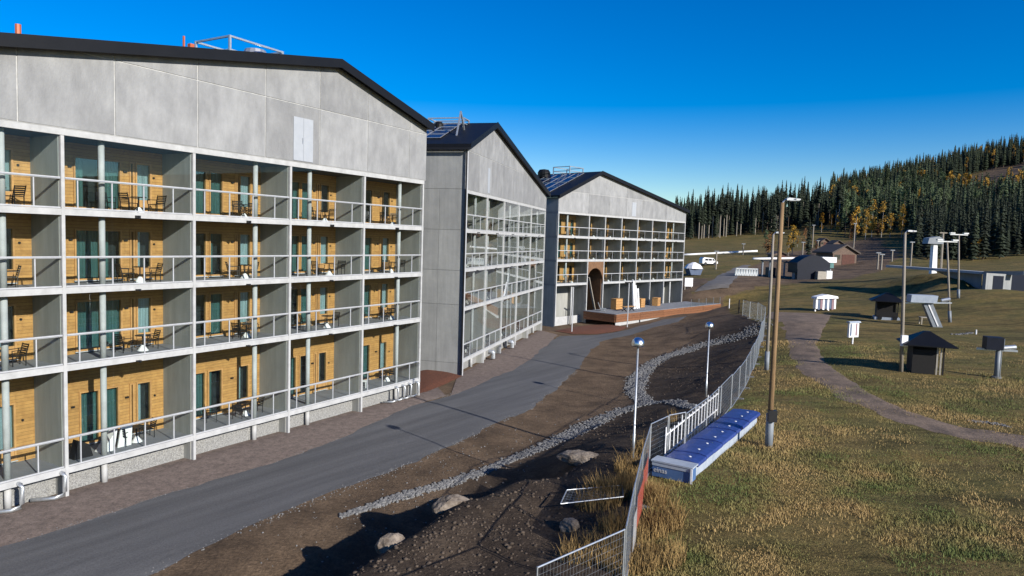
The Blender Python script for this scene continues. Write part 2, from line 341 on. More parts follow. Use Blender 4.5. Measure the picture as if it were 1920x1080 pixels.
# dirt zone: between the buildings and the fence
FENCE = [gz(*p) for p in ((1000, 1235, 2.2), (1168, 1130, 2.35), (1195, 970, 2.4), (1216, 888, 2.4), (1250, 868, 2.4), (1283, 860, 2.4), (1312, 836, 2.4), (1345, 798, 2.4), (1372, 762, 2.45), (1395, 725, 2.5), (1410, 695, 2.5), (1420, 665, 2.6), (1427, 640, 2.8), (1432, 620, 3.1), (1434, 606, 3.3), (1420, 596, 3.3), (1392, 588, 3.2))]
DZ = [(-12, 14), (-2, 14)]+[(p[0], p[1]) for p in FENCE[:15]]+[(30, 95), (36, 118), (44, 135), (20, 140), (-40, 140), (-60, 60), (-40, 0)]
DZ[2] = (1.2, 15.0)
def polydist(x, y, poly):
    ins = np.zeros(x.shape, bool); dm = np.full(x.shape, 1e9)
    for (x0, y0), (x1, y1) in zip(poly, poly[1:]+poly[:1]):
        with np.errstate(divide='ignore', invalid='ignore'):
            c = ((y0 > y) != (y1 > y)) & (x < (x1-x0)*(y-y0)/((y1-y0) if y1 != y0 else 1e-9)+x0)
        ins ^= c; ll = (x1-x0)**2+(y1-y0)**2+1e-9
        t = np.clip(((x-x0)*(x1-x0)+(y-y0)*(y1-y0))/ll, 0, 1)
        dm = np.minimum(dm, np.hypot(x-x0-t*(x1-x0), y-y0-t*(y1-y0)))
    return np.where(ins, dm, -dm)
SD = polydist(GX, GY, DZ)
nY, nX = GX.shape
idx = np.arange(nX*nY).reshape(nY, nX)
Fq = np.stack([idx[:-1, :-1], idx[:-1, 1:], idx[1:, 1:], idx[1:, :-1]], -1).reshape(-1, 4)
def ground_mat():
    m = bpy.data.materials.new('ground'); m.use_nodes = True; t = m.node_tree; b = t.nodes['Principled BSDF']; L = t.links.new
    b.inputs['Roughness'].default_value = .95; b.inputs['Specular IOR Level'].default_value = .15
    P = nd(t, 'ShaderNodeNewGeometry').outputs['Position']
    def noise(sc, det=6., rough=.6, stretch=None):
        n = nd(t, 'ShaderNodeTexNoise', i_Scale=sc, i_Detail=det, i_Roughness=rough)
        if stretch:
            mp = nd(t, 'ShaderNodeMapping'); mp.inputs['Scale'].default_value = stretch; L(P, mp.inputs[0]); L(mp.outputs[0], n.inputs['Vector'])
        else: L(P, n.inputs['Vector'])
        return n.outputs['Fac']
    def ramp(src, *el, k=1.):
        r = nd(t, 'ShaderNodeValToRGB'); e = r.color_ramp.elements
        while len(e) < len(el): e.new(.5)
        for i_, (p, c) in enumerate(el): e[i_].position = p; e[i_].color = (*[v*k for v in c], 1)
        L(src, r.inputs[0]); return r.outputs[0]
    def mix(f, a, bb, bt='MIX'):
        x = nd(t, 'ShaderNodeMix', data_type='RGBA', blend_type=bt)
        if isinstance(f, float): x.inputs['Factor'].default_value = f
        else: L(f, x.inputs['Factor'])
        L(a, x.inputs['A']); L(bb, x.inputs['B']); return x.outputs['Result']
    g1 = ramp(noise(.16, 5), (.3, (.085, .098, .026)), (.46, (.17, .14, .05)), (.6, (.25, .17, .065)), (.75, (.12, .12, .036)), k=ALB*1.2)
    g2 = ramp(noise(1.7, 7, .7), (.3, (.06, .058, .02)), (.5, (.16, .13, .046)), (.7, (.27, .20, .085)), k=ALB*1.2)
    grass = mix(.5, g1, g2)
    fine = ramp(noise(13, 4, .8), (.3, (.35, .35, .32)), (.62, (1.25, 1.25, 1.2)))
    grass = mix(1.0, grass, fine, 'MULTIPLY')
    d1 = ramp(noise(.45, 6), (.3, (.075, .053, .036)), (.5, (.14, .097, .062)), (.72, (.20, .14, .09)), k=ALB*1.35)
    d2 = ramp(noise(7, 6, .75), (.3, (.5, .5, .5)), (.68, (1.35, 1.33, 1.3)))
    dirt = mix(1.0, d1, d2, 'MULTIPLY')
    at = nd(t, 'ShaderNodeAttribute', attribute_name='dirt')
    ad = nd(t, 'ShaderNodeMath', operation='MULTIPLY_ADD'); L(noise(1.1, 6, .7), ad.inputs[0]); ad.inputs[1].default_value = 1.6; L(at.outputs['Fac'], ad.inputs[2])
    mr = nd(t, 'ShaderNodeMapRange'); mr.inputs['From Min'].default_value = .62; mr.inputs['From Max'].default_value = .98; L(ad.outputs[0], mr.inputs[0])
    ts = nd(t, 'ShaderNodeAttribute', attribute_name='dark_soil')
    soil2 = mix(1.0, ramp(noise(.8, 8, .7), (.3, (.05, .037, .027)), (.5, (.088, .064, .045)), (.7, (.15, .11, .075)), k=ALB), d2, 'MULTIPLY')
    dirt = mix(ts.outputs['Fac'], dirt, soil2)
    str_ = ramp(noise(1., 8, .75, (.10, .55, 1)), (.36, (.45, .45, .42)), (.5, (1., 1., 1.)), (.66, (1.35, 1.22, 1.05)))
    grass = mix(1.0, grass, str_, 'MULTIPLY')
    L(mix(mr.outputs[0], grass, dirt), b.inputs['Base Color'])
    bp = nd(t, 'ShaderNodeBump', i_Strength=.9, i_Distance=.09); L(noise(9, 6, .7), bp.inputs['Height']); L(bp.outputs[0], b.inputs['Normal'])
    MT['ground'] = m
ground_mat()
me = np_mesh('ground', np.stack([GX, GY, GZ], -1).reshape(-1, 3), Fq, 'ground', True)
at = me.attributes.new('dirt', 'FLOAT', 'POINT')
# bare dirt on the ski slope; by the lift, dark dirt also paints slope shade
PXA = pix(np.stack([GX, GY, GZ], -1).reshape(-1, 3)); gyf = GY.ravel()
dv = np.clip(SD.ravel()/1.0, -1, 1)
bare = polydist(PXA[:, 0], PXA[:, 1], [(1730, 350), (1845, 316), (1980, 285), (1980, 372), (1870, 368), (1790, 362)])
dv = np.where((gyf > 250) & (bare > 0), .6, dv)
lift = polydist(PXA[:, 0], PXA[:, 1], [(1285, 545), (1400, 500), (1480, 470), (1640, 440), (1700, 480), (1680, 505), (1600, 525), (1450, 538), (1330, 560)])
dv = np.where((gyf > 95) & (lift > 0) & (gyf < 300), np.clip(lift/12-.2, -1, .8), dv)
at.data.foreach_set('value', dv.astype(np.float32))
TS = [tuple(gz(x, y, .1)[:2]) for x, y in ((640, 975), (830, 918), (1000, 855), (1090, 820), (1150, 778), (1180, 750), (1215, 690), (1300, 652), (1400, 628))]+[tuple(p[:2]) for p in FENCE[14:0:-1]]+[(0, 12), (-8, 12)]  # darker soil colour from the stone row up to the fence
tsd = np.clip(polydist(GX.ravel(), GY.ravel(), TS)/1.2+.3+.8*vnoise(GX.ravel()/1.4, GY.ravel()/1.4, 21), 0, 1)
a2 = me.attributes.new('dark_soil', 'FLOAT', 'POINT'); a2.data.foreach_set('value', tsd.astype(np.float32))
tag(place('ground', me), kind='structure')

def sheet(name, left, right, m, dz=.03, step=.35, cross=10, amp=.35):
    """strip between two world polylines, draped on the terrain"""
    def res(pl, n):
        pl = np.array(pl)[:, :2]; s = np.r_[0, np.cumsum(np.hypot(*np.diff(pl, axis=0).T))]; q = np.linspace(0, s[-1], n)
        return np.stack([np.interp(q, s, pl[:, 0]), np.interp(q, s, pl[:, 1])], -1)
    L = np.array(left)[:, :2]; n = max(8, int(np.hypot(*np.diff(L, axis=0).T).sum()/step))
    A_, B_ = res(left, n), res(right, n); k = np.linspace(0, 1, cross+1)
    jit = np.stack([vnoise(A_[:, 0]/.9, A_[:, 1]/.9, 5), vnoise(B_[:, 0]/.9, B_[:, 1]/.9, 6)], -1)*amp+np.stack([vnoise(A_[:, 0]/3.1, A_[:, 1]/3.1, 15), vnoise(B_[:, 0]/3.1, B_[:, 1]/3.1, 16)], -1)*amp*1.5
    P = A_[:, None]*(1-k)[None, :, None]+B_[:, None]*k[None, :, None]
    w = np.hypot(*(B_-A_).T)[:, None, None]+1e-6; dirn = (B_-A_)[:, None]/w
    P = P+dirn*(jit[:, 0][:, None]*(1-k)**4+jit[:, 1][:, None]*k**4)[..., None]
    Z = TZ(P[..., 0], P[..., 1])+dz*np.minimum(1, np.minimum(k, 1-k)*8)[None]-.0+.004
    ii = np.arange(n*(cross+1)).reshape(n, cross+1)
    F = np.stack([ii[:-1, :-1], ii[:-1, 1:], ii[1:, 1:], ii[1:, :-1]], -1).reshape(-1, 4)
    if np.cross(P[0, 1]-P[0, 0], P[1, 0]-P[0, 0]) < 0: F = F[:, ::-1]
    o = place(name, np_mesh(name, np.concatenate([P, Z[..., None]], -1).reshape(-1, 3), F, m, True)); return tag(o, kind='structure')
G0 = lambda *pp: [gz(x, y, 0) for x, y in pp]
sheet('driveway', [fac(FA, -30, -3.0)]+G0((0, 1023), (155, 978), (285, 933), (509, 868), (640, 817), (765, 760), (852, 738), (900, 718), (984, 680), (1028, 642), (1050, 630), (1110, 628), (1170, 620), (1240, 604)),
      [fac(FA, -30, -12.0)]+G0((180, 1120), (269, 1078), (407, 1011), (480, 984), (640, 920), (790, 860), (921, 797), (993, 765), (1040, 726), (1079, 696), (1109, 656), (1129, 640), (1175, 630), (1215, 622), (1290, 604)), 'asphalt', .05, cross=12)
sheet('gravel_strip', [fac(FA, u, .72) for u in (-30, 0, 12, 23.4)]+G0((815, 720)),
      [fac(FA, -30, -2.9)]+G0((0, 1030), (155, 985), (285, 940), (509, 875), (640, 824), (765, 767), (835, 742)), 'strip', .03, cross=8)
sheet('gravel_strip', [fac(FB, u, .3) for u in (-.2, 8, 16, 24, 30.8)],
      G0((845, 742), (900, 725), (984, 687), (1030, 645), (1045, 628)), 'strip', .03, cross=6)
sheet('track', [hit(*p) for p in ((1436, 596), (1472, 620), (1480, 660), (1505, 700), (1570, 742), (1650, 782), (1760, 815), (1919, 838), (2100, 868))],
      [hit(*p) for p in ((1445, 585), (1560, 590), (1545, 612), (1530, 645), (1560, 690), (1625, 735), (1710, 775), (1800, 798), (1919, 815), (2100, 840))], 'track', .03, step=.35, amp=.9)
sheet('lift_road', [hit(*p) for p in ((1300, 548), (1322, 532), (1370, 505), (1392, 497))], [hit(*p) for p in ((1365, 540), (1372, 530), (1395, 508), (1408, 497))], 'pale_gravel', .03, step=1., cross=5)

# ------------------------------------------------------------------ buildings
def lb(u, d, z): return (u, d, z)
def clip_poly(poly, f):                       # keep f(p) >= 0
    out = []
    for a, b in zip(poly, poly[1:]+poly[:1]):
        fa, fb = f(a), f(b)
        if fa >= 0: out.append(a)
        if (fa < 0) != (fb < 0):
            t = fa/(fa-fb); out.append((a[0]+(b[0]-a[0])*t, a[1]+(b[1]-a[1])*t))
    return out
def gable(root, us, zj, prof, zbase, conc='concrete'):
    """concrete panels between joints us and rows zj, clipped by the roof profile prof [(u,z) x3]; local X along, Y inward"""
    (u0, z0), (ua, za), (u1, z1) = prof
    fl = lambda p: (z0+(p[0]-u0)*(za-z0)/(ua-u0))-p[1]
    fr = lambda p: (za+(p[0]-ua)*(z1-za)/(u1-ua))-p[1]
    back = clip_poly(clip_poly([(us[0], zbase), (us[-1], zbase), (us[-1], 30), (us[0], 30)], fl), fr)
    MB().prism(back, .03, .25, lambda a, b, d: (a, d, b)).build('backing_wall', 'sealant', root)
    g = .026
    for a, b in zip(us, us[1:]):
        for c, e in zip(zj, zj[1:]+[30]):
            p = clip_poly(clip_poly([(a+g, c+g), (b-g, c+g), (b-g, e-g), (a+g, e-g)], fl), fr)
            if len(p) > 2 and max(q[1] for q in p)-min(q[1] for q in p) > .25:
                MB().prism(p, random.uniform(0, .006), .03, lambda a, b, d: (a, d, b)).build('concrete_panel', conc, root)
def roof(root, prof, d0, d1, th=.30):
    (u0, z0), (ua, za), (u1, z1) = prof; parts = []
    for (a, za_), (b, zb_) in (((u0, z0), (ua, za)), ((ua, za), (u1, z1))):
        m = MB().prism([(a, za_+.02), (b, zb_+.02), (b, zb_+th), (a, za_+th)], d0, d1, lambda p, q, d: (p, d, q)); parts.append(m.build('roof', 'roof', root))
        m = MB().prism([(a, za_-.14), (b, zb_-.14), (b, zb_+th+.06), (a, za_+th+.06)], d0-.05, d0-.004, lambda p, q, d: (p, d, q)); m.build('fascia', 'roof', root)
    return parts
chair_spots, table_spots = [], []
# openings of the back wall, in bay fractions: (start, end, head height above floor, kind)
OPEN = {0: [(.04, .20, 2.35, 'door'), (.295, .45, 2.55, 'teal'), (.485, .605, 2.55, 'teal'), (.69, .728, 2.55, 'door'), (.745, .875, 2.55, 'door')],
        1: [(.05, .13, 2.35, 'door'), (.25, .39, 2.55, 'teal'), (.41, .565, 2.55, 'teal'), (.73, .86, 2.55, 'door')]}
UPPER = {0: [(.04, .20, 2.4, 'door'), (.275, .475, 2.4, 'teal'), (.485, .635, 2.4, 'teal'), (.70, .74, 2.4, 'door'), (.75, .885, 2.4, 'door')],
         1: [(.05, .20, 2.4, 'door'), (.245, .40, 2.4, 'teal'), (.425, .57, 2.4, 'teal'), (.695, .725, 2.4, 'teal'), (.74, .875, 2.4, 'door')]}
def block(root, us, zs, depth, colfr, near, skip=(), clad='cladding'):
    """balcony block: zs = beam centres from the lowest up"""
    L0, L1 = us[0]-.1, us[-1]+.1
    for k, z in enumerate(zs):
        segs = [(L0, L1)]
        if k == 0 and skip:
            i = skip[0]; segs = [(L0, us[i]+.07), (us[i+1]-.07, L1)]
        for a, b in segs:
            box('beam', a, b, 0, .15, z-.128, z+.128, 'white_concrete', root)
            box('slab', a, b, .155, depth+.7, z-.10, z+.125, 'slab', root); box('shade_panel', a, b, .156, depth+.69, z-.118, z-.1005, 'shade_ceiling', root)  # dark panel added under each slab to cut bounce light
    for i, u in enumerate(us):
        w = .066 if near else .08
        box('post', u-w, u+w, -.012, .17, -.1, zs[-1]-.142, 'white_concrete', root)
        for k in range(len(zs)-1):
            box('partition_wall', u-.09, u+.09, .175, depth, zs[k]+.128, zs[k+1]-.123, 'partition', root)
        if zs[0] < 2: box('partition_wall', u-.1, u+.1, .18, 1.2, -.1, zs[0]-.125, 'partition', root)
    if zs[0] < 2: box('plinth_wall', L0, L1, .70, .85, -.2, zs[0]-.125, 'plinth', root)
    for k in range(len(zs)-1):
        z0, z1 = zs[k]+.126, zs[k+1]-.124
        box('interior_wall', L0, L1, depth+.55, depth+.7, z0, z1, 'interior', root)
        for i in range(len(us)-1):
            if i in skip and k == 0: continue
            a, b = us[i]+.088, us[i+1]-.088; w = us[i+1]-us[i]; ty = i % 2
            zr = zs[k]+1.36
            hr = box('handrail', a, b, .0, .11, zr-.042, zr+.042, 'white_metal', root)
            box('lower_rail', a, b, .02, .10, zs[k]+.142, zs[k]+.20, 'white_metal', root)
            if near: box('bead', a, b, -.018, .0, zr-.02, zr+.0, 'grey_metal', root)
            # posts and panes
            fr = [.10+.24*q for q in range(4)] if near else [.33, .67] if w > 5 else [.5]
            cuts = [a]+[us[i]+w*q for q in fr]+[b]
            for q in cuts[1:-1]: box('rail_post', q-.022, q+.022, .03, .085, zs[k]+.20, zr-.055, 'white_metal', root)
            for c, d in zip(cuts, cuts[1:]):
                box('pane', c+.024, d-.024, .05, .06, zs[k]+.2, zr-.056, 'glass', root)
                box('pane', c+.006, d-.006, .055, .065, zr+.056, z1-.012, 'glass', root)
            f = colfr(i, k)
            if f is not None:
                MB().tube([(0, 0, 0), (0, 0, (zs[k+1]-zs[k]-.252))], .125, 14).build('column', 'white_concrete', root, (us[i]+w*f, .48, zs[k]+.126), True)
                if k == 0 and zs[0] < 2: MB().tube([(0, 0, 0), (0, 0, zs[0]-.02)], .125, 14).build('column', 'white_concrete', root, (us[i]+w*f, .48, -.1), True)
            if near or k % 2: MB().box(-.09, .09, -.16, 0, -.03, .03).box(-.03, .03, -.22, -.16, -.06, .0).build('drain_spout', 'black_metal', root, (us[i]+w*.52, -.0, zs[k+1]-.10 if k < len(zs)-2 else zs[k]-.04))
            # back wall
            opn = (UPPER if k else OPEN)[ty] if near else [(.10, .52, 2.4, 'teal'), (.62, .74, 2.4, 'door'), (.80, .93, 2.4, 'teal')]
            x = a
            for (f0, f1, hh, kind) in opn:
                c, d = us[i]+w*f0, us[i]+w*f1
                if c-x > .02: box('cladding', x, c, depth, depth+.16, z0, z1, clad, root)
                x = d
                top = z0+hh; box('cladding', c, d, depth, depth+.16, top, z1, clad, root)
                sill = z0+.10; fw_ = .075
                wn = MB().box(c, c+fw_, depth-.05, depth+.1, sill, top).box(d-fw_, d, depth-.05, depth+.1, sill, top).box(c+fw_, d-fw_, depth-.05, depth+.1, top-fw_, top).box(c+fw_, d-fw_, depth-.05, depth+.1, sill, sill+fw_)
                nm = 'door' if kind == 'door' else 'window'
                if kind == 'door' and d-c > .55: wn.box(c+fw_, d-fw_, depth-.02, depth+.08, sill+fw_, sill+.55)
                wo = wn.build(nm, 'pine_wood', root)
                box('pane', c+fw_, d-fw_, depth+.02, depth+.03, sill+fw_, top-fw_, 'window_glass', wo)
                cm = 'curtain_teal' if kind == 'teal' else 'curtain_grey'
                full = random.random() < .6
                e0, e1 = (c, d) if full else (c, c+(d-c)*.45)
                cv = MB(); n = max(4, int((e1-e0)/.07))
                for q in range(n):
                    p0, p1 = e0+(e1-e0)*q/n, e0+(e1-e0)*(q+1)/n; y0, y1 = depth+.2+.035*(q % 2), depth+.2+.035*((q+1) % 2)
                    cv.quad((p0, y0, sill), (p1, y1, sill), (p1, y1, top), (p0, y0, top))
                cv.build('curtain', cm, wo)
                box('sill', c-.04, d+.04, depth-.09, depth-.052, sill-.04, sill-.001, 'white_metal', wo)
            if b-x > .02: box('cladding', x, b, depth, depth+.16, z0, z1, clad, root)
            if near:
                box('wall_lamp', us[i]+w*.66-.05, us[i]+w*.66+.11, depth-.09, depth-.002, z0+1.88, z0+1.95, 'black_metal', root)
                box('wall_lamp', us[i]+w*.235, us[i]+w*.235+.14, depth-.09, depth-.002, z0+1.88, z0+1.95, 'black_metal', root)
                MB().tube([(0, 0, 0), (0, -.05, 0)], .05, 8).build('vent', 'black_metal', root, (us[i]+w*.905, depth-.001, z0+1.75))
            chair_spots.append((root, near, i, k, us[i], w, z0, depth))

# --- near building
ZS = [1.12, 5.41, 8.61, 11.81, 15.01]
bA = thing('hotel_building', 'nearest concrete hotel wing with wood-clad balconies, filling the left of the picture', 'building', (*FA[0], 0), math.pi/2-FA[1], 'hotel wings')
usA = [WB*i for i in range(-2, 5)]
block(bA, usA, ZS, 2.35, lambda i, k: .306 if i % 2 == 0 else .665, True)
profA = [(-12.6, 16.02), (15.05, 21.0), (23.98, 18.66)]
gable(bA, [-11.85, -9.4, -5.5, -1.58, 2.13, 6.08, 10.03, 13.85, 17.84, 21.91, 23.78], [15.16, 18.31], profA, 15.152)
roof(bA, profA, -.45, 14)
box('end_wall', 23.63, 23.79, .20, 14, -.2, 18.3, 'side_concrete', bA)
dr = MB().box(11.90, 12.60, -.035, .0, 15.24, 17.60).box(12.615, 13.31, -.035, .0, 15.24, 17.60).build('access_door', 'door_blue', bA)
MB().box(12.5, 12.54, -.07, -.035, 16.2, 16.5).build('handle', 'grey_metal', dr)
for u in (-1.80, -.22, 20.9, 21.6, 22.3, 23.1):
    big = u < 1; r = .085 if big else .07
    MB().tube([(u, .1, 1.1), (u, -.16, 1.08), (u, -.26, 1.0), (u, -.26, .36), (u-.05, -.24, .22), (u-.3, -.1, .14), (u-(.95 if big else .7), .45, .12)], r, 10).build('downpipe', 'galvanised', bA, None, True)
# --- middle building
bB = thing('hotel_building', 'middle hotel wing with reflective balcony glazing and steep asymmetric gable', 'building', (*FB[0], 0), math.pi/2-FB[1], 'hotel wings')
usB = [.12, 6.0, 11.75, 17.5, 23.3, 30.8]
block(bB, usB, ZS, 2.35, lambda i, k: .62 if i % 2 == 0 else .3, False, clad='cladding')
profB = [(-.55, 18.45), (6.95, 21.35), (31.3, 16.75)]
gable(bB, [-.02, 3.3, 7.0, 10.9, 14.9, 19.2, 24.5, 31.0], [15.16, 18.3], profB, 15.152)
rB = roof(bB, profB, -.4, 16)
for z0, z1 in ((-.2, 1.0), (1.0, 5.8), (5.8, 8.6), (8.6, 11.9), (11.9, 15.2), (15.2, 18.4)):
    for d0, d1 in ((.02, 2.25), (2.25, 4.6), (4.6, 7), (7, 16)) if z0 < 15 else ((.26, 3.6), (3.6, 16)):
        box('concrete_panel', -.20, -.06, d0+.012, d1-.012, z0+.012, z1-.012, 'side_concrete', bB)
box('backing_wall', -.19, -.065, .26, 16, -.2, 18.4, 'sealant', bB).location.x += .06
MB().tube([(-.32, -.12, 18.35), (-.32, -.12, 0)], .06, 8).build('downpipe', 'white_metal', bB)
box('corner_trim', -.24, -.0, -.10, .0, .1, 18.3, 'black_metal', bB).location.x -= .17
box('gutter', -.75, -.56, -.4, 16, 18.28, 18.44, 'black_metal', bB)
MB().box(5.7, 6.35, -.03, 0, 15.3, 17.5).build('access_door', 'door_blue', bB)
for u in (7.9, 14.9): MB().tube([(u, .1, .75), (u, -.3, .7), (u, -.35, .62)], .24, 12).tube([(u, -.35, .8), (u, -.35, .15)], .2, 12).build('downpipe', 'galvanised', bB)
# --- far building
bC = thing('hotel_building', 'farthest hotel wing with a brown arched portal and timber terrace', 'building', (*FC[0], 0), math.pi/2-FC[1], 'hotel wings')
usC = [.05, 6.9, 10.8, 15.0, 19.35, 23.6, 27.75, 33.9]
block(bC, usC, [5.36, 8.61, 11.81, 15.01], 2.35, lambda i, k: {0: .36, 6: .5}.get(i), False, skip=(1,), clad='cladding')
profC = [(-.5, 16.95), (8.92, 20.9), (34.4, 16.7)]
gable(bC, [-.05, 6.6, 11.6, 16.0, 20.5, 27.6, 34.05], [15.16, 17.9], profC, 15.152)
rC = roof(bC, profC, -.45, 18)
box('end_wall', -.05, .13, .2, 18, -.6, 17.0, 'side_concrete', bC); box('end_wall', 33.9, 34.04, .2, 18, -.6, 16.6, 'side_concrete', bC)
box('access_door', 17.5, 18.6, -.03, 0, 15.3, 17.4, 'door_blue', bC)
for i, u in enumerate(usC): box('partition_wall', u-.09, u+.09, .2, 3.5, -.6, 5.23, 'partition', bC)
for i in range(len(usC)-1):
    if i == 1: continue
    a, b = usC[i]+.09, usC[i+1]-.09; w = b-a
    box('ground_floor_wall', a, a+w*.12, 3.3, 3.5, -.6, 5.24, 'partition', bC); box('ground_floor_wall', a+w*.6, b, 3.3, 3.5, -.6, 5.24, 'partition', bC)
    box('ground_floor_wall', a+w*.12, a+w*.6, 3.3, 3.5, 4.4, 5.24, 'partition', bC)
    wo = box('shop_window', a+w*.12, a+w*.6, 3.36, 3.42, -.3, 4.4, 'window_glass', bC)
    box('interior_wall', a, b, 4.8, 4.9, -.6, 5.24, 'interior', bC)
for u in (4.0, 30.6): MB().tube([(u, .5, -.6), (u, .5, 5.24)], .13, 12).build('column', 'white_concrete', bC, None, True)
box('plinth_wall', .1, 6.8, .9, 1.0, -.6, .9, 'white_concrete', bC)
# arched portal
pa, pb, zt = 6.99, 10.71, 8.46
arc = [(pa, 5.9)]+[(pa+.35+(pb-pa-.35-.2)*.5*(1-math.cos(q)), 6.3+1.5*math.sin(q)) for q in np.linspace(0, math.pi/2, 8)]
arch_poly = [(pa, zt), (pa, 6.6)]+[(pa+(pb-pa)*(.5-.5*math.cos(q)), 6.0+1.55*math.sin(q) if q < 1.57 else 5.4+2.15*math.sin(q)) for q in np.linspace(.4, math.pi-.05, 14)]+[(pb, 5.4), (pb, zt)]
MB().prism(arch_poly, .02, .3, lambda a, b, d: (a, d, b)).build('arch', 'arch_wood', bC)
box('portal_side', pb-.10, pb-.004, .3, 4.5, -.4, 7.8, 'arch_wood', bC); box('portal_side', pa+.004, pa+.1, .3, 4.5, -.4, 7.8, 'arch_wood', bC)
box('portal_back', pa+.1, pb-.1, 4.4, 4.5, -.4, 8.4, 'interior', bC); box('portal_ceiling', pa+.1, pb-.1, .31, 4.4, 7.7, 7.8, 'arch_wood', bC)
MB().bar((8.0, .6, 6.2), (10.4, .9, .9), .3, .12).build('handrail', 'pale_wood', bC)
# solar panels on the left roof slopes
def solar_field(rt_, prof, d0, d1, rows, cols, f0, f1):
    (u0, z0), (ua, za), _ = prof; sl_ = math.atan2(za-z0, ua-u0); th = .34/math.cos(sl_)
    P = lambda f, d: (u0+(ua-u0)*f, d, z0+(za-z0)*f+.34)
    for r_ in range(rows):
        for c_ in range(cols):
            fa, fb = f0+(f1-f0)*(r_+.03)/rows, f0+(f1-f0)*(r_+.97)/rows; da, db = d0+(d1-d0)*(c_+.03)/cols, d0+(d1-d0)*(c_+.97)/cols
            k = [P(fa, da), P(fb, da), P(fb, db), P(fa, db)]; m = MB(); kk = [(x, y, z+.05) for x, y, z in k]
            m.quad(*kk); m.quad(*k[::-1])
            for i in range(4): m.quad(k[i], k[(i+1) % 4], kk[(i+1) % 4], kk[i])
            s_ = m.build('solar_panel', 'solar', rt_)
            fr = MB()
            for i in range(4): fr.bar(kk[i], kk[(i+1) % 4], .05)
            fr.build('panel_frame', 'grey_metal', rt_)
solar_field(rB[0], profB, 2.8, 9, 4, 4, .22, .93)
solar_field(rC[0], profC, 2.2, 12, 4, 6, .12, .93)
def roof_rail(root, u0, u1, d0, d1, z, h, m='galvanised'):
    b = MB()
    zz = lambda u, d: z
    for p in ((u0, d0), (u1, d0), (u1, d1), (u0, d1)): b.bar((*p, z), (*p, z+h), .12)
    for f in (h-.05, h*.45):
        b.bar((u0, d0, z+f), (u1, d0, z+f), .10); b.bar((u1, d0, z+f), (u1, d1, z+f), .10); b.bar((u0, d1, z+f), (u1, d1, z+f), .10); b.bar((u0, d0, z+f), (u0, d1, z+f), .10)
    return b.build('roof_railing', m, root)
roof_rail(bA, 10.9, 14.6, 4, 7, 20.7, 1.45)
MB().lathe([(.75, 0), (.78, .5), (.6, .9), (.1, 1.0)], 14).build('roof_vent', 'grey_metal', bA, (13.6, 5.2, 21.2))
MB().box(-.22, .22, -.22, .22, 0, .8).box(-.12, .12, -.12, .12, .8, 1.15).bar((-.42, 0, .3), (-.42, 0, 1.45), .08).build('roof_lamp', 'orange_plastic', bA, (8.5, 4, 19.9))
MB().tube([(0, 0, 0), (0, 0, 1.7)], .12, 8).build('roof_lamp', 'orange_plastic', bA, (.3, 4, 18.1))
roof_rail(bB, 5.4, 6.9, 2.3, 5.6, 21.0, .9)
MB().bar((2.2, 1.8, 19.7), (3.2, 1.8, 22), .12).bar((3.2, 1.8, 22), (4.2, 1.8, 20.6), .12).build('ladder', 'galvanised', bB)
MB().lathe([(.4, 0), (.42, .4), (.3, .6), (.06, .66)], 14).build('roof_vent', 'roof', bB, (5.4, 4.6, 20.9))
roof_rail(bC, 6.5, 9.6, 3.5, 6.5, 20.7, 1.2)
MB().lathe([(.9, 0), (.95, .7), (.7, 1.1), (.1, 1.2)], 14).build('roof_vent', 'roof', bC, (7.6, 9.2, 20.6))
MB().bar((6.4, 15, 19.6), (7.0, 15, 22), .16).bar((7.0, 15, 22), (7.6, 15, 20.3), .16).build('ladder', 'galvanised', bC)

# ------------------------------------------------------------------ balcony furniture
def chair_parts():
    seat = MB()
    for q in range(6): seat.box(-.24, .24, -.24+.082*q, -.24+.082*q+.062, .42, .44)
    seat.box(-.25, -.22, -.25, .25, .405, .43).box(.22, .25, -.25, .25, .405, .43)
    back = MB()
    for q in range(5): back.bar((-.24, .26+.02*q, .50+.085*q), (.24, .26+.02*q, .50+.085*q), .02, .055)
    back.bar((-.24, .24, .42), (-.24, .36, .88), .03).bar((.24, .24, .42), (.24, .36, .88), .03)
    leg = MB().bar((0, 0, 0), (0, 0, .42), .03); arm = MB().bar((0, -.27, .64), (0, .30, .66), .045, .025).bar((0, -.25, .42), (0, -.27, .64), .025)
    return [('seat', seat.mesh('seat', 'black_metal'), [(0, 0, 0)]), ('backrest', back.mesh('backrest', 'black_metal'), [(0, 0, 0)]),
            ('leg', leg.mesh('leg', 'black_metal'), [(sx*.24, sy*.24, 0) for sx in (-1, 1) for sy in (-1, 1)]), ('armrest', arm.mesh('armrest', 'black_metal'), [(-.26, 0, 0), (.26, 0, 0)])]
CH = chair_parts()
far_chair = MB().box(-.24, .24, -.24, .24, .41, .44).bar((-.24, .24, .42), (-.24, .34, .88), .05).bar((.24, .24, .42), (.24, .34, .88), .05)
for q in range(3): far_chair.bar((-.24, .27+.03*q, .55+.14*q), (.24, .27+.03*q, .55+.14*q), .03, .08)
for sx in (-1, 1):
    far_chair.bar((sx*.26, -.26, .65), (sx*.26, .3, .66), .05, .04)
    for sy in (-1, 1): far_chair.bar((sx*.24, sy*.24, 0), (sx*.24, sy*.24, .65 if sy < 0 else .42), .045)
far_chair = far_chair.mesh('chair', 'black_metal')
TT = [('table_top', MB().lathe([(.33, .70), (.34, .715), (.33, .73)], 18).mesh('table_top', 'black_metal')), ('stem', MB().tube([(0, 0, .26), (0, 0, .70)], .03, 8).mesh('stem', 'black_metal')),
      ('foot', MB().lathe([(.25, 0), (.23, .03), (.06, .26)], 14).mesh('foot', 'cloth_white'))]
FLOORS = ['lowest floor', 'second floor', 'third floor', 'top floor']
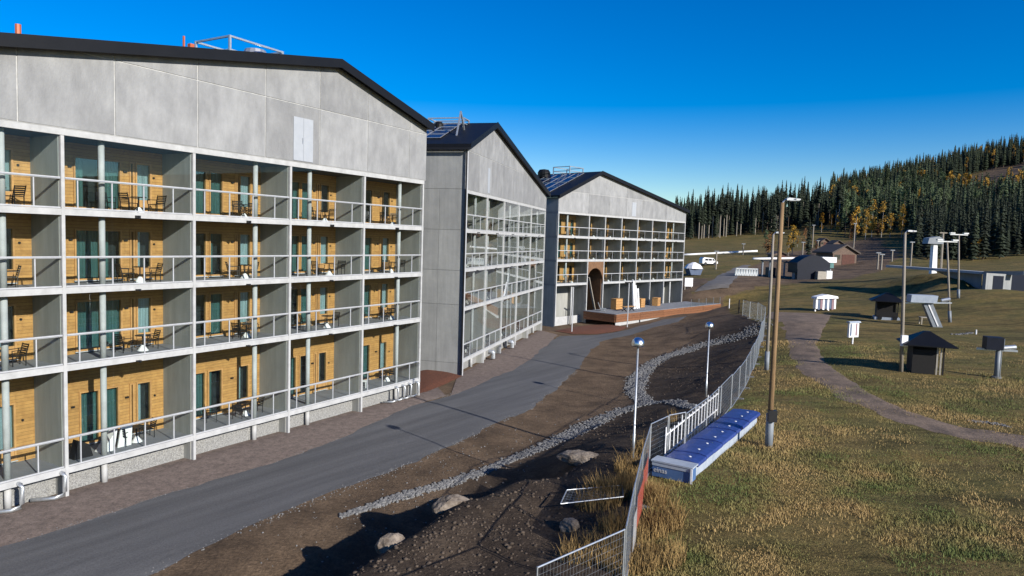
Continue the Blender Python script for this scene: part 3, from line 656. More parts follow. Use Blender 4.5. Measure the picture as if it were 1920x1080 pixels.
BAYN = {'A': ['', 'leftmost bay', 'second bay', 'third bay', 'fourth bay', 'corner bay'],
        'B': ['first bay', 'second bay', 'third bay', 'fourth bay', 'fifth bay'], 'C': ['widest left bay', 'bay above the arch', 'third bay', 'fourth bay', 'fifth bay', 'sixth bay', 'last bay']}
WNG = {'A': 'near wing', 'B': 'middle wing', 'C': 'far wing'}
rnd = random.Random(3)
def local(root, u, d, z):
    a = root.rotation_euler.z; c, s = math.cos(a), math.sin(a)
    return (root.location.x+c*u-s*d, root.location.y+s*u+c*d, z)
for root, near, i, k, u0, w, z0, dep in chair_spots:
    wing = 'A' if root is bA else 'B' if root is bB else 'C'
    if wing == 'A' and i == 0: continue
    if wing == 'B' and (i > 3): continue
    fl = FLOORS[k] if wing != 'C' else FLOORS[k+1]
    where = f"{BAYN[wing][i]}, {fl}, {WNG[wing]}"
    cx, cy = u0+w*(.66+rnd.uniform(-.03, .03)), rnd.uniform(1.0, 1.25)
    if near: sp = [(cx-.62, cy+.05, 90, 'left of the table'), (cx+.68, cy+.1, -80, 'right of the table'), (u0+w*(.33 if i % 2 else .43), 1.55, 20, 'apart from the table')]
    elif wing == 'C': sp = [(cx-.6, cy, 90, 'left of the table'), (cx+.6, cy, -90, 'right of the table')]
    else: sp = [(cx-.6, cy, 90, 'left of the table'), (cx+.6, cy, -90, 'right of the table')]
    if near and k == 0 and i == 4: sp = []
    if near and k == 0 and i == 1: sp = [(cx-.9, .9, 60, 'standing alone')]
    if near and k == 0 and i == 2: sp = sp[:2]
    if near and len(sp) == 3 and rnd.random() < .35: sp = sp[:2]
    elif near and len(sp) == 3 and rnd.random() < .2: sp = sp[1:]
    if near: sp = [(u+rnd.uniform(-.18, .18), d+rnd.uniform(-.25, .25), rot+rnd.uniform(-30, 30), sd_) for u, d, rot, sd_ in sp]
    ra = root.rotation_euler.z
    for (u, d, rot, side) in sp:
        lab = f"black armchair {side}, {where}"
        t = None
        if near:
            t = thing('chair', lab, 'chair', local(root, u, d, z0), ra+R(rot+rnd.uniform(-25, 25)), 'balcony chairs')
            for nm, me_, locs in CH:
                for l in locs: place(nm, me_, t, l)
        else:
            t = tag(place('chair', far_chair, None, local(root, u, d, z0), ra+R(rot+rnd.uniform(-20, 20))), lab, 'chair', 'balcony chairs')
    if sp and not (near and k == 0 and i == 1):
        t = thing('table', f"round balcony table with pale conical foot, {where}", 'table', local(root, cx, cy, z0), 0, 'balcony tables')
        for nm, me_ in TT: place(nm, me_, t)
# loose things on the lowest near balconies
zf = ZS[0]+.126
fs = thing('folded_sheet', 'white boards and sheets leaning behind the railing of the second near bay', 'sheet', local(bA, 2.55, .75, zf), bA.rotation_euler.z)
MB().prism([(-.75, 0), (-.15, 0), (.0, .95)], 0, .5, lambda a, b, d: (a, d, b)).build('panel', 'cloth_white', fs)
MB().prism([(.12, 0), (.75, 0), (.72, .98), (.2, 1.0)], .05, .12, lambda a, b, d: (a, d+(1-b)*.15, b)).build('panel', 'cloth_white', fs)
bs = MB().prism([(-.5, 0), (.3, 0), (.15, .55), (-.3, .8)], 0, .45, lambda a, b, d: (a, d, b)).build('rubbish_sack', 'black_metal', None, local(bA, 1.15, .7, zf)); bs.rotation_euler.z = bA.rotation_euler.z
tag(bs, 'dark angular sack beside the white boards, lowest balcony', 'sack')
wc = thing('plastic_chair', 'white plastic chair standing alone on the corner balcony', 'chair', local(bA, 19.0, 1.1, zf), bA.rotation_euler.z+.5)
MB().box(-.25, .25, -.25, .25, .4, .44).build('seat', 'cloth_white', wc); MB().box(-.25, .25, .22, .28, .44, 1.0).build('backrest', 'cloth_white', wc)
for sx in (-1, 1):
    for sy in (-1, 1): MB().bar((sx*.22, sy*.22, 0), (sx*.22, sy*.22, .4), .05).build('leg', 'cloth_white', wc)

# ------------------------------------------------------------------ terrace of the far wing
ra = bC.rotation_euler.z
tr = thing('terrace', 'long timber-fronted terrace with grey deck along the far wing', 'terrace', (*FC[0], 0), ra)
zd = 1.62
MB().prism([(6.1, -5.45), (37.2, -5.45), (37.2, -.03), (6.1, -.03)], zd-.12, zd, lambda a, b, d: (a, b, d)).build('deck', 'slab', tr)
for q in range(5):
    a, b = 6.1+q*6.22, 6.1+(q+1)*6.22
    for j in range(3): box('fascia_board', a+.02, b-.02, -5.53, -5.46, zd-.03-.36*(j+1), zd-.03-.36*j-.025, 'deck_wood', tr)
    if q < 4: box('skirting', a+.3, b-.03, -5.35, -5.27, -.6 if q < 2 else -.2, .48, 'white_concrete', tr)
for j in range(3): box('fascia_board', 6.02, 6.09, -5.45, -.2, zd-.03-.36*(j+1), zd-.03-.36*j-.025, 'deck_wood', tr)
for u in (27.2, 29.7, 32.2, 34.7, 37.1): box('rail_post', u-.03, u+.03, -5.4, -5.32, zd, zd+1.1, 'grey_metal', tr)
for u in (27.2, 29.7, 32.2, 34.7): box('pane', u+.05, u+2.4, -5.37, -5.355, zd+.1, zd+1.05, 'glass', tr)
for u in (6.4, 12.0, 24.5): box('support_post', u-.08, u+.08, -4.9, -4.74, -.8, zd-.13, 'hut_wood', tr)
for k, (u, s, nm) in enumerate(((12.1, 1.5, 'nearest the arch'), (18.4, 1.25, 'in the middle of the terrace'), (23.0, 1.2, 'farthest from the arch'))):
    c = thing('wooden_crate', f'pale plywood crate on the terrace, {nm}', 'crate', local(bC, u, -1.6, zd), ra+.1*k, 'terrace crates')
    for j in range(4): box('plank', -s*.55, s*.55, -.46, -.40, s*.25*j*1.02+.02, s*.25*(j+1)*1.02-.01, 'pine_wood', c)
    box('side_panel', -s*.55, -s*.55+.06, -.39, .45, .02, s, 'pine_wood', c); box('side_panel', s*.55-.06, s*.55, -.39, .45, .02, s, 'pine_wood', c); box('lid', -s*.57, s*.57, -.48, .47, s*1.02, s*1.02+.05, 'pine_wood', c)
tb = thing('picnic_table', 'low brown timber bench table at the front of the terrace', 'table', local(bC, 11.6, -3.9, zd), ra)
for j in range(3): box('plank', -1.3, 1.3, -.4+.28*j, -.15+.28*j, .62, .68, 'pine_wood', tb)
for sx in (-1, 1): MB().bar((sx, -.4, 0), (sx*.9, .4, .62), .09).bar((sx, .4, 0), (sx*.9, -.4, .62), .09).build('leg', 'hut_wood', tb)
for k, (u, h, ln, g_) in enumerate(((16.2, 4.3, .5, 'tallest'), (16.6, 3.9, .55, 'second tallest'), (17.2, 3.4, .4, 'third'), (17.7, 2.9, .6, 'shortest'))):
    p = MB().bar((0, 0, 0), (ln, .7, h), .22, .07).build('lumber_board', 'white_paint', None, local(bC, u-1.2, -2.6, zd)); p.rotation_euler.z = ra
    tag(p, f'pale board propped upright on the terrace, {g_} of four', 'board', 'propped boards')
ch = thing('lounge_chair', 'grey folding chair beside the arched portal on the terrace', 'chair', local(bC, 8.2, -2.0, zd), ra+.6)
MB().box(-.35, .35, -.4, .4, .35, .42).build('seat', 'grey_paint', ch); MB().bar((0, .4, .38), (0, .75, 1.2), .7, .06).build('backrest', 'grey_paint', ch)
for sx in (-1, 1): MB().bar((sx*.33, -.4, 0), (sx*.33, .4, .38), .05).bar((sx*.33, .4, 0), (sx*.33, -.4, .38), .05).build('leg', 'grey_metal', ch)
# slim lamp posts before the far wing
def slim_post(px, py, top, label, m='white_metal'):
    p = hit(px, py); h = (py-top)/FOC*p[1]
    t = thing('slim_post', label, 'post', p); MB().tube([(0, 0, -.2), (0, 0, h)], .07, 8).build('pole', m, t); box('bracket', -.55, .55, -.08, .08, h, h+.14, 'black_metal', t)
slim_post(1072, 624, 537, 'slim white post standing in the bark bed before the far wing'); slim_post(1176, 614, 530, 'slim white post at the near corner of the terrace')
# bark beds
def bed(px, dz, label_z=0):
    P = np.array([gz(x, y, .02)[:2] for x, y in px]); c = P.mean(0); ring = [c+(P-c)*f for f in (1, .75, .5, .25)]
    V = []; F = []; n = len(P)
    for f, r in zip((0.02, .7, 1, 1), ring): V += [(x, y, float(TZ(x, y))+.03+dz*f+.03*random.random()) for x, y in r]
    V.append((*c, float(TZ(*c))+.05+dz)); m = MB(); m.v = V
    for k in range(3): m.f += [(k*n+i, k*n+(i+1) % n, (k+1)*n+(i+1) % n, (k+1)*n+i) for i in range(n)]
    m.f += [(3*n+i, 3*n+(i+1) % n, 4*n) for i in range(n)]
    tag(m.build('bark_bed', 'bark', None, None, True), kind='structure')
bed([(785, 738), (800, 735), (832, 722), (866, 706), (858, 703), (835, 696), (800, 689), (785, 690)], .2)
bed([(1040, 621), (1075, 627), (1120, 626), (1160, 621), (1178, 615), (1150, 608), (1105, 607), (1070, 611)], .25)
# ------------------------------------------------------------------ stones
def rock_mesh(name, m, seed, n=2, r=1., flat=.6, jag=.35):
    import bmesh
    bm = bmesh.new(); bmesh.ops.create_icosphere(bm, subdivisions=n, radius=1); rr = random.Random(seed)
    off = [Vector((rr.uniform(-1, 1), rr.uniform(-1, 1), rr.uniform(-1, 1))).normalized() for _ in range(9)]
    for v in bm.verts:
        d = v.co.normalized(); f = 1.0
        for o in off: f = min(f, (.72+.2*rr.random()*0+.08)/max(.2, d.dot(o))) if d.dot(o) > .5 else f
        v.co = d*f*(1+jag*.45*(rr.random()-.5)); v.co.z *= flat; v.co *= r
    me = bpy.data.meshes.new(name); bm.to_mesh(me); bm.free(); me.materials.append(MT[m]); return me
def boulder(px, py, rx, ry, h, seed, label, rz=0., zc=None):
    p = hit(px, py) if zc is None else gz(px, py, zc); p[2] = float(TZ(p[0], p[1]))+(-.04 if zc is None else .03); o = place('boulder', rock_mesh('boulder', 'boulder', seed, 3, 1, 1, .3), None, (p[0], p[1], p[2]+h*.15), rz); o.scale = (rx, ry, h); tag(o, label, 'rock', 'boulders on the bank')
boulder(1095, 862, 1.15, .6, .38, 4, 'long pale flat boulder below the first dome lamp', -.2)
boulder(848, 938, .75, .5, .38, 5, 'rugged brown boulder at the edge of the shaded ditch', .4, 2.05)
boulder(735, 1008, .5, .4, .36, 6, 'rounded pale boulder lowest on the bank edge', .2, 2.0)
boulder(1068, 992, .36, .32, .35, 8, 'grey boulder beneath the toppled fence panel', .2)
ico = [rock_mesh('stone_%d' % k, 'stone', k, 1, 1, .7, .5) for k in range(4)]
SV, SF, nv = [], [], 0
IV = [np.array([v.co[:] for v in m_.vertices]) for m_ in ico]; IF = [np.array([p.vertices[:] for p in m_.polygons]) for m_ in ico]
def stone_at(x, y, s, rg):
    global nv
    k = rg.randrange(4); a = rg.uniform(0, 6.28); V = IV[k]*np.array([s*rg.uniform(.7, 1.3), s*rg.uniform(.7, 1.3), s]); c, s_ = math.cos(a), math.sin(a)
    V = np.stack([V[:, 0]*c-V[:, 1]*s_, V[:, 0]*s_+V[:, 1]*c, V[:, 2]], -1)+np.array([x, y, 0]); V[:, 2] += float(TZB[0])+s*.25
    SV.append(V); SF.append(IF[k]+nv); nv += len(V)
rg = random.Random(5)
def stone_row(path, width, n, smin, smax):
    P = np.array([hit(*p)[:2] for p in path]); s = np.r_[0, np.cumsum(np.hypot(*np.diff(P, axis=0).T))]
    q = np.array([rg.random() for _ in range(n)])*s[-1]; x = np.interp(q, s, P[:, 0]); y = np.interp(q, s, P[:, 1])
    wd = np.interp(q, s, width) if isinstance(width, (list, tuple)) else np.full(n, width)
    wd = np.interp(q/s[-1], np.linspace(0, 1, len(width)), width) if isinstance(width, (list, tuple)) else wd
    x = x+np.array([rg.uniform(-.55, .55)+rg.gauss(0, .12) for _ in range(n)])*wd; y = y+np.array([rg.uniform(-.55, .55)+rg.gauss(0, .12) for _ in range(n)])*wd; z = TZ(x, y)
    for a, b, c in zip(x, y, z):
        TZB[0] = c; stone_at(a, b, rg.uniform(smin, smax), rg)
TZB = [0]; hit_cache = [hit(*p) for p in ((760, 1040), (820, 1010), (880, 1040), (900, 980), (950, 1000), (950, 940), (1010, 920), (1010, 980), (1060, 890), (1080, 960), (860, 990), (1130, 850), (1150, 810), (1220, 790), (1290, 720), (1330, 700), (1260, 700), (700, 1060), (800, 1070))]
stone_row([(640, 968), (740, 935), (830, 910), (920, 878), (1000, 846), (1080, 810), (1130, 785), (1170, 768), (1215, 757)], [.25, .5, .55, .55, .75, .95, 1.15, 1.0, .8], 3600, .045, .10)
stone_row([(1215, 757), (1190, 735), (1195, 710), (1215, 688), (1250, 668), (1300, 652), (1345, 640), (1400, 628), (1425, 610)], [.8, 1.15, 1.3, 1.1, 1.0, 1.1, 1.3, 1.9, 2.5], 3900, .05, .115)
stone_row([(1215, 757), (1260, 752), (1300, 765)], [1, .8, .6], 700, .045, .10)
stone_row([(1820, 790), (1860, 794), (1890, 801)], .3, 130, .04, .09)
stone_row([(560, 1050), (700, 975), (860, 880), (1000, 800)], 5., 260, .02, .05)
stone_row([(1790, 628), (1830, 624)], .5, 60, .05, .12)
stone_row([(269, 1078), (407, 1011), (480, 984), (640, 920), (790, 860), (921, 797), (993, 765), (1040, 726), (1079, 696)], .5, 900, .012, .045)
stone_row([(0, 1023), (155, 978), (285, 933), (509, 868), (640, 817), (765, 760), (852, 738), (900, 718)], .4, 700, .012, .04)
V = np.concatenate(SV); F = np.concatenate(SF); SV, SF, nv = [], [], 0
for _ in range(3600):
    q = hit_cache[rg.randrange(len(hit_cache))]; x, y = q[0]+rg.gauss(0, 1.4), q[1]+rg.gauss(0, 1.4)
    if polydist(np.array([x]), np.array([y]), TS)[0] > .2: TZB[0] = float(TZ(x, y))-.01; stone_at(x, y, .015+.065*rg.random()**4, rg)
tag(place('soil_clods', np_mesh('soil_clods', np.concatenate(SV), np.concatenate(SF), 'clod')), 'dark clods and lumps of earth on the bank', 'soil', kind='stuff')
tag(place('crushed_stones', np_mesh('crushed_stones', V, F, 'stone')), 'pale crushed stones along the drainage lines', 'stones', kind='stuff')

# ------------------------------------------------------------------ fence
def fence_meshes(L, h):
    fr = MB()
    for x in (.03, L-.03): fr.tube([(x, 0, .02), (x, 0, h)], .021, 6)
    for z in (.15, h-.02): fr.tube([(.03, 0, z), (L-.03, 0, z)], .021, 6)
    w = MB(); n = int(L/.11)
    for q in range(1, n): w.bar((L*q/n, 0, .15), (L*q/n, 0, h-.02), .0035)
    for q in range(1, 10): w.bar((.03, 0, .15+(h-.17)*q/10), (L-.03, 0, .15+(h-.17)*q/10), .0035)
    ft = MB().prism([(-.34, 0), (.34, 0), (.28, .13), (-.28, .13)], -.11, .11, lambda a, b, d: (d, a, b))
    return fr.mesh('frame', 'galvanised'), w.mesh('wire_mesh', 'galvanised'), ft.mesh('concrete_foot', 'stone')
fpath = np.array([p[:2] for p in FENCE]); fs_ = np.r_[0, np.cumsum(np.hypot(*np.diff(fpath, axis=0).T))]
def fpt(s): return np.array([np.interp(s, fs_, fpath[:, 0]), np.interp(s, fs_, fpath[:, 1])])
knots = list(np.linspace(0, fs_[1], 2))+list(np.linspace(fs_[1], fs_[3], 4)[1:])+[fs_[4], fs_[5]]+list(np.linspace(fs_[5], fs_[14], 15)[1:])+list(np.linspace(fs_[14], fs_[16], 5)[1:])
NTH = ['first', 'second', 'third', 'fourth', 'fifth', 'sixth', 'seventh', 'eighth', 'ninth', 'tenth', 'eleventh', 'twelfth', 'thirteenth', 'fourteenth', 'fifteenth', 'sixteenth', 'seventeenth', 'eighteenth', 'nineteenth', 'twentieth', 'twenty-first', 'twenty-second', 'twenty-third', 'twenty-fourth', 'twenty-fifth', 'twenty-sixth', 'twenty-seventh']
panels = []
for k, (s0, s1) in enumerate(zip(knots, knots[1:])):
    a, b = fpt(s0), fpt(s1); za, zb = float(TZ(*a)), float(TZ(*b)); L = float(np.hypot(*(b-a)))-.03; hh = 1.95
    t = thing('fence_panel', f'galvanised wire fence panel, {NTH[k]} along the fence counted from the picture bottom', 'fence', (*a, min(za, zb)+.02), math.atan2(*(b-a)[::-1]), 'construction fence panels')
    fm = fence_meshes(L, hh+abs(za-zb)*.3)
    place('frame', fm[0], t); tag(place('wire_mesh', fm[1], t), kind='stuff'); place('concrete_foot', fm[2], t, (-.04, 0, -.02))
    panels.append((a, b, za))
# net banner on the first panels after the corner
a, b = fpt(fs_[1]+2.2), fpt(fs_[3]-1.2); n_ = 8; m = MB(); mw = MB()
for q in range(n_):
    p, r_ = a+(b-a)*q/n_, a+(b-a)*(q+1)/n_; off = np.array([.06+.03*math.sin(q*2.1), 0]); of2 = np.array([.06+.03*math.sin((q+1)*2.1), 0])
    zp, zr = float(TZ(*p)), float(TZ(*r_)); tt = MB()
    (m if q not in (0, 1, 4) else mw).prism([(0, .35), (1, .35), (1, 1.35), (0, 1.35)], 0, .008, lambda s, z, d: (*(p+off+(r_+of2-p-off)*s+np.array([d, 0])), (zp+(zr-zp)*s)+z))
bn = thing('net_banner', 'red and white net banner hanging on the fence beside the dry grass', 'banner', on(*a)); bn_loc = Vector(bn.location)
for mm, c_ in ((m, 'red_mesh'), (mw, 'white_mesh')):
    o = mm.build('net', c_, bn); o.location = -bn_loc
# toppled panel
c4 = [hit(*p) for p in ((1050, 972), (1168, 950), (1166, 925), (1062, 942))]
tp = thing('toppled_fence_panel', 'toppled wire fence panel lying on the boulder and weeds', 'fence', c4[0]); cl = [Vector(c)-Vector(c4[0])+Vector((0, 0, z)) for c, z in zip(c4, (.5, .35, .3, .45))]
f_ = MB(); w_ = MB()
for i in range(4): f_.tube([cl[i], cl[(i+1) % 4]], .021, 6)
for q in range(1, 16): w_.bar(cl[0].lerp(cl[1], q/16), cl[3].lerp(cl[2], q/16), .0035)
for q in range(1, 8): w_.bar(cl[0].lerp(cl[3], q/8), cl[1].lerp(cl[2], q/8), .0035)
f_.build('frame', 'galvanised', tp); tag(w_.build('wire_mesh', 'galvanised', tp), kind='stuff')
# ------------------------------------------------------------------ blue padded barrier with picket fence
b0, b1 = hit(1278, 893), hit(1401, 792); dd = b1-b0; Lb = float(np.hypot(dd[0], dd[1])); rz_b = math.atan2(dd[1], dd[0]); slope = (b1[2]-b0[2])
pb_ = thing('padded_barrier', 'long low barrier topped with blue padded mats beside the grass field', 'barrier', b0+np.array([0, 0, .1]), rz_b)
zb0 = .0
for q in range(4):
    x0, x1 = Lb*q/4+.01, Lb*(q+1)/4-.01; z_ = slope*(q+.5)/4
    box('base_block', x0, x1, -.46, .68, z_-.2, z_+.38, 'pad_side', pb_)
npd = 9
for q in range(npd):
    x0, x1 = Lb*q/npd+.01, Lb*(q+1)/npd-.01; z_ = slope*(q+.5)/npd+.385+.02*(q % 2)
    prof = [(-.62, .02), (-.58, .12), (-.3, .17), (.35, .15), (.72, .10), (.78, .0)]
    o = MB().prism(prof+[(.7, -.02), (-.6, -.02)], x0, x1, lambda a, b_, d: (d, a, b_+z_)).build('blue_mat', 'blue_pad', pb_)
    MB().lathe([(.05, 0), (.05, .02)], 10).build('grommet', 'white_paint', o, ((x0+x1)/2, -.12, z_+.162))
fb = box('end_box', -.62, -.02, -.55, .95, -.1, .46, 'blue_box', pb_); box('end_panel', -.64, -.622, -.55, .96, .32, .46, 'pad_side', pb_); box('end_lid', -.66, .0, -.62, 1.0, .462, .52, 'pad_side', pb_); box('end_post', -.68, -.645, -.62, -.55, -.1, .46, 'white_paint', pb_)
fc = bpy.data.curves.new('lettering', 'FONT'); fc.body = 'einas'; fc.size = .27; fc.extrude = .004
to = bpy.data.objects.new('lettering', fc); COL.objects.link(to); dg = bpy.context.evaluated_depsgraph_get()
tm = bpy.data.meshes.new_from_object(to.evaluated_get(dg)); bpy.data.objects.remove(to); tm.materials.clear(); tm.materials.append(MT['white_text'])
lt = place('lettering', tm, pb_, (-.634, .90, .08)); lt.rotation_euler = (R(90), 0, R(-90))
k0, k1 = hit(1246, 872), hit(1345, 780); dk = k1-k0; Lk = float(np.hypot(dk[0], dk[1]))
pf = thing('picket_fence', 'row of white upright pickets behind the blue padded barrier', 'fence', k0, math.atan2(dk[1], dk[0])); sk = k1[2]-k0[2]
npk = 17
for q in range(npk):
    x = Lk*q/(npk-1); zq = sk*q/(npk-1); box('picket', x-.045, x+.045, -.012, .012, zq, zq+(1.35 if q % 4 else 1.55), 'white_paint', pf)
for z in (.35, 1.2): MB().bar((0, .03, z), (Lk, .03, z+sk), .04, .06).build('rail', 'white_paint', pf)
# ------------------------------------------------------------------ dome lamps
def dome_lamp(p, h, label):
    t = thing('dome_lamp', label, 'lamp post', p, 0, 'dome lamps on the bank')
    MB().tube([(0, 0, -.3), (0, 0, 1.0), (0, 0, 1.02), (0, 0, h-.28)], [.062, .062, .045, .04], 10).build('pole', 'galvanised', t, None, True)
    MB().lathe([(.05, h-.32), (.14, h-.29), (.22, h-.28)], 20).build('lamp_glass', 'white_metal', t, None, True)
    MB().lathe([(.25, h-.29), (.265, h-.24), (.26, h-.13), (.22, h-.02), (.13, h+.05), (.02, h+.08)], 24).build('dome', 'chrome', t, None, True)
l1 = hit(1187, 858); dome_lamp(l1, (862-634)/FOC*l1[1], 'chrome dome lamp on a slim post, the nearer and larger of two')
l2 = on(*gz(1322, 774, .55)[:2]); dome_lamp(l2, 4.75, 'chrome dome lamp behind the picket fence, the farther of two')
# ------------------------------------------------------------------ wooden poles
def pole(px, py, tx, ty, r, label, m='pole_wood', head='arm', sleeve=True, boxes=()):
    p = hit(px, py); d = ray(tx, ty); Y = p[1]; top = ORG+d*Y/d[1]; v = Vector(top)-Vector(p); h = v.length
    t = thing('light_pole', label, 'pole', p, 0, 'wooden light poles')
    MB().tube([(0, 0, -.3), v*.5, v], [r, r*.85, r*.65], 12).build('pole', m, t, None, True)
    if sleeve: MB().tube([v*-.02, v*.14], r*1.35, 10).build('steel_foot', 'grey_paint', t, None, True)
    if head == 'arm':
        MB().tube([v, v+Vector((.12, 0, .12)), v+Vector((.55, -.1, .16))], .04, 8).build('arm', 'grey_metal', t)
        MB().prism([(0, .02), (.62, .05), (.62, .10), (.1, .14), (0, .1)], -.11, .11, lambda a, b, dd_: v+Vector((a*.95+.15, dd_, b+.08))).build('lamp_head', 'grey_metal', t)
        MB().prism([(.15, .0), (.58, .02), (.58, .045), (.15, .02)], -.1, .1, lambda a, b, dd_: v+Vector((a*.95+.15, dd_, b+.08))).build('lamp_lens', 'white_metal', t)
    elif head == 'tee':
        MB().bar(v+Vector((-1.1, 0, 0)), v+Vector((1.1, 0, 0)), .12).build('crossarm', 'grey_metal', t)
        for sx in (-1, 1): MB().box(-.3, .3, -.16, .16, -.05, .1).build('floodlight', 'grey_metal', t, v+Vector((sx*.85, 0, .15)))
    for f, w, hh, mm in boxes: box('junction_box', v.x*f-w/2, v.x*f+w/2, v.y*f-r-.22, v.y*f-r, v.z*f-hh/2, v.z*f+hh/2, mm, t)
    return p, h
pole(1441, 838, 1467, 380, .125, 'tall brown wooden light pole nearest the camera with black box at its foot', boxes=((.135, .36, .5, 'black_metal'),))
pole(1437, 694, 1450, 440, .12, 'thinner pale wooden light pole right behind the nearest pole', 'pole_grey', boxes=())
pole(1690, 697, 1697, 437, .13, 'wooden light pole beside the black hut', 'pole_grey', 'arm', False, ((.23, .42, .75, 'white_paint'),))
pole(1781, 604, 1776, 453, .13, 'wooden light pole with crossarm beside the tilted lift column', 'pole_grey', 'tee', True)
pole(1797, 559, 1798, 440, .13, 'wooden pole with crossarm in front of the grassy mound', 'pole_grey', 'tee', True)

# ------------------------------------------------------------------ things on the field
def turned(px, py, label, name, cat, rz=0., group=None): return thing(name, label, cat, hit(px, py), rz, group)
def hut(px, py, label, w, h, rw, m, mr, rz, open_front):
    t = turned(px, py, label, 'grill_hut', 'hut', rz); hw = h*.70
    MB().prism([(0, 0)], 0, 0, lambda a, b, d: (0, 0, 0)) if False else None
    r = MB(); k = [(-rw, -rw, hw), (rw, -rw, hw), (rw, rw, hw), (-rw, rw, hw)]; ap = .18; q = [(-ap, -ap, h), (ap, -ap, h), (ap, ap, h), (-ap, ap, h)]
    kk = [(x, y, z-.07) for x, y, z in k]
    for i in range(4):
        r.quad(k[i], k[(i+1) % 4], q[(i+1) % 4], q[i]); r.quad(kk[i], kk[(i+1) % 4], k[(i+1) % 4], k[i])
    r.quad(*q); r.quad(*kk[::-1]); r.build('roof', mr, t)
    box('wall', -w, -w+.07, -w, w, .0, hw-.07, m, t)                       # left
    box('wall', -w+.07, w, w-.07, w, .0, hw-.07, m, t)                     # rear
    if open_front:
        box('wall', -w+.07, w*.45, -w, -w+.07, .0, hw-.35, m, t)
        for x in (w*.55, w*.78): box('post', x-.05, x+.05, -w, -w+.09, 0, hw-.07, 'pale_wood', t)
    else:
        box('wall', -w+.07, w-.07, -w, -w+.06, .0, hw*.42, m, t)
        MB().bar((-w, -w, hw*.45), (w, -w, hw*.95), .08).build('brace', m, t)
    box('post', w-.1, w, -w, -w+.1, 0, hw-.07, m, t); box('post', w-.1, w, w-.17, w-.071, 0, hw-.07, m, t)
    box('bench', -w+.08, w-.12, w-.45, w-.08, .4, .45, m, t)
    return t
p = hit(1735, 698); hh = 78/FOC*p[1]
hut(1733, 697, 'black hut with pyramid roof on the grass beside the track', hh*.335, hh, hh*.56, 'hut_wood', 'roof', -.35, True)
p = hit(1660, 599); h2 = 50/FOC*p[1]
t = hut(1661, 598, 'small dark hut with pyramid roof on a pale trailer base farther up the field', h2*.36, h2, h2*.58, 'hut_wood', 'roof', -.4, False)
box('base', -h2*.42, h2*.42, -h2*.45, h2*.4, -.1, .28, 'pad_side', t)
for sx in (-1, 1): MB().tube([(sx*h2*.25, -h2*.47, .2), (sx*h2*.25, -h2*.40, .2)], .24, 12).build('wheel', 'black_metal', t)
# striped barrier rack with white roof
p = hit(1545, 584); W_, H_ = 44/FOC*p[1], 30/FOC*p[1]
t = turned(1545, 583, 'white-roofed rack with upright blue and white panels on the field', 'panel_rack', 'rack', .22)
MB().prism([(-W_/2-.1, H_*.78), (W_/2+.1, H_*.82), (W_/2, H_*.95), (0, H_*1.06), (-W_/2, H_*.9)], -.55, .55, lambda a, b, d: (a, d, b)).build('roof', 'white_paint', t)
for q in range(9):
    x = -W_/2+W_*(q+.5)/9; box('panel', x-W_/22, x+W_/22, -.3, .25, .18 if q % 2 else .3, H_*.775, ['white_paint', 'sign_blue', 'sign_red', 'white_paint', 'sign_blue'][q % 5], t)
for x in (-W_*.44, W_*.2): box('leg', x-.08, x+.08, -.08, .08, -.1, .18, 'white_paint', t)
# info sign
p = hit(1600, 645); H_ = 47/FOC*p[1]; W_ = 21/FOC*p[1]
t = turned(1598, 645, 'white information board with small roof on a single post', 'info_board', 'sign', .45)
box('post', -.05, .05, -.05, .05, -.2, H_*.3, 'white_paint', t)
bd = box('board', -W_*.62, W_*.62, -.09, .09, H_*.28, H_*.86, 'white_paint', t)
for q, (m_, x) in enumerate((('sign_blue', -.42), ('white_paint', -.16), ('sign_red', .3))): box('poster', W_*(x-.10), W_*(x+.10), -.10, -.091, H_*.34, H_*.82, m_, t)
MB().prism([(-.22, 0), (.22, 0), (.12, .12), (-.12, .12)], -W_*.72, W_*.72, lambda a, b, d: (d, a, H_*.865+b)).build('roof', 'pad_side', t)
# snow gun / lift head units
p = hit(1868, 709); H_ = 78/FOC*p[1]
t = turned(1868, 709, 'snow gun with boxy dark head on a slim steel column', 'snow_gun', 'snow gun', -.3)
MB().tube([(0, 0, -.2), (0, 0, H_*.72)], .16, 10).build('column', 'grey_paint', t, None, True); box('ladder', .17, .2, -.08, .08, .1, H_*.7, 'galvanised', t)
MB().box(-.85, .15, -.45, .45, H_*.70, H_*1.0).build('head', 'dark_blue', t); box('front_panel', .152, .2, -.4, .4, H_*.72, H_*.98, 'grey_paint', t)
MB().tube([(.2, 0, H_*.74), (1.0, .1, H_*.78)], .16, 10).bar((-1.3, 0, H_*.69), (1.1, 0, H_*.69), .12).build('nozzle_arm', 'galvanised', t)
MB().lathe([(.3, 0), (.3, .12)], 12).build('base_plate', 'stone', t)
p = hit(1758, 613); H_ = 58/FOC*p[1]
t = turned(1758, 613, 'tilted grey lift column carrying a long silver housing', 'lift_column', 'lift', -.2)
MB().bar((0, 0, -.2), (-H_*.38, 0, H_*.78), .85, .7, (0, 1, 0)).build('column', 'grey_paint', t); MB().bar((-.1, -.38, .1), (-H_*.36, -.38, H_*.74), .12, .05, (0, 1, 0)).build('stripe', 'white_paint', t)
MB().prism([(-H_*.92, H_*.78), (-H_*.15, H_*.78), (-H_*.12, H_*1.02), (-H_*.90, H_*1.02)], -.7, .7, lambda a, b, d: (a, d, b)).build('housing', 'pad_side', t)
MB().bar((-H_*1.0, 0, H_*.74), (H_*.35, 0, H_*.80), .3, .12).tube([(H_*.05, 0, H_*.86), (H_*.3, 0, H_*.92)], .2, 8).build('cable_frame', 'galvanised', t)
t = turned(1737, 608, 'small wooden table standing beside the tilted lift column', 'field_table', 'table', -.2)
box('table_top', -.7, .7, -.4, .4, .72, .78, 'pale_wood', t)
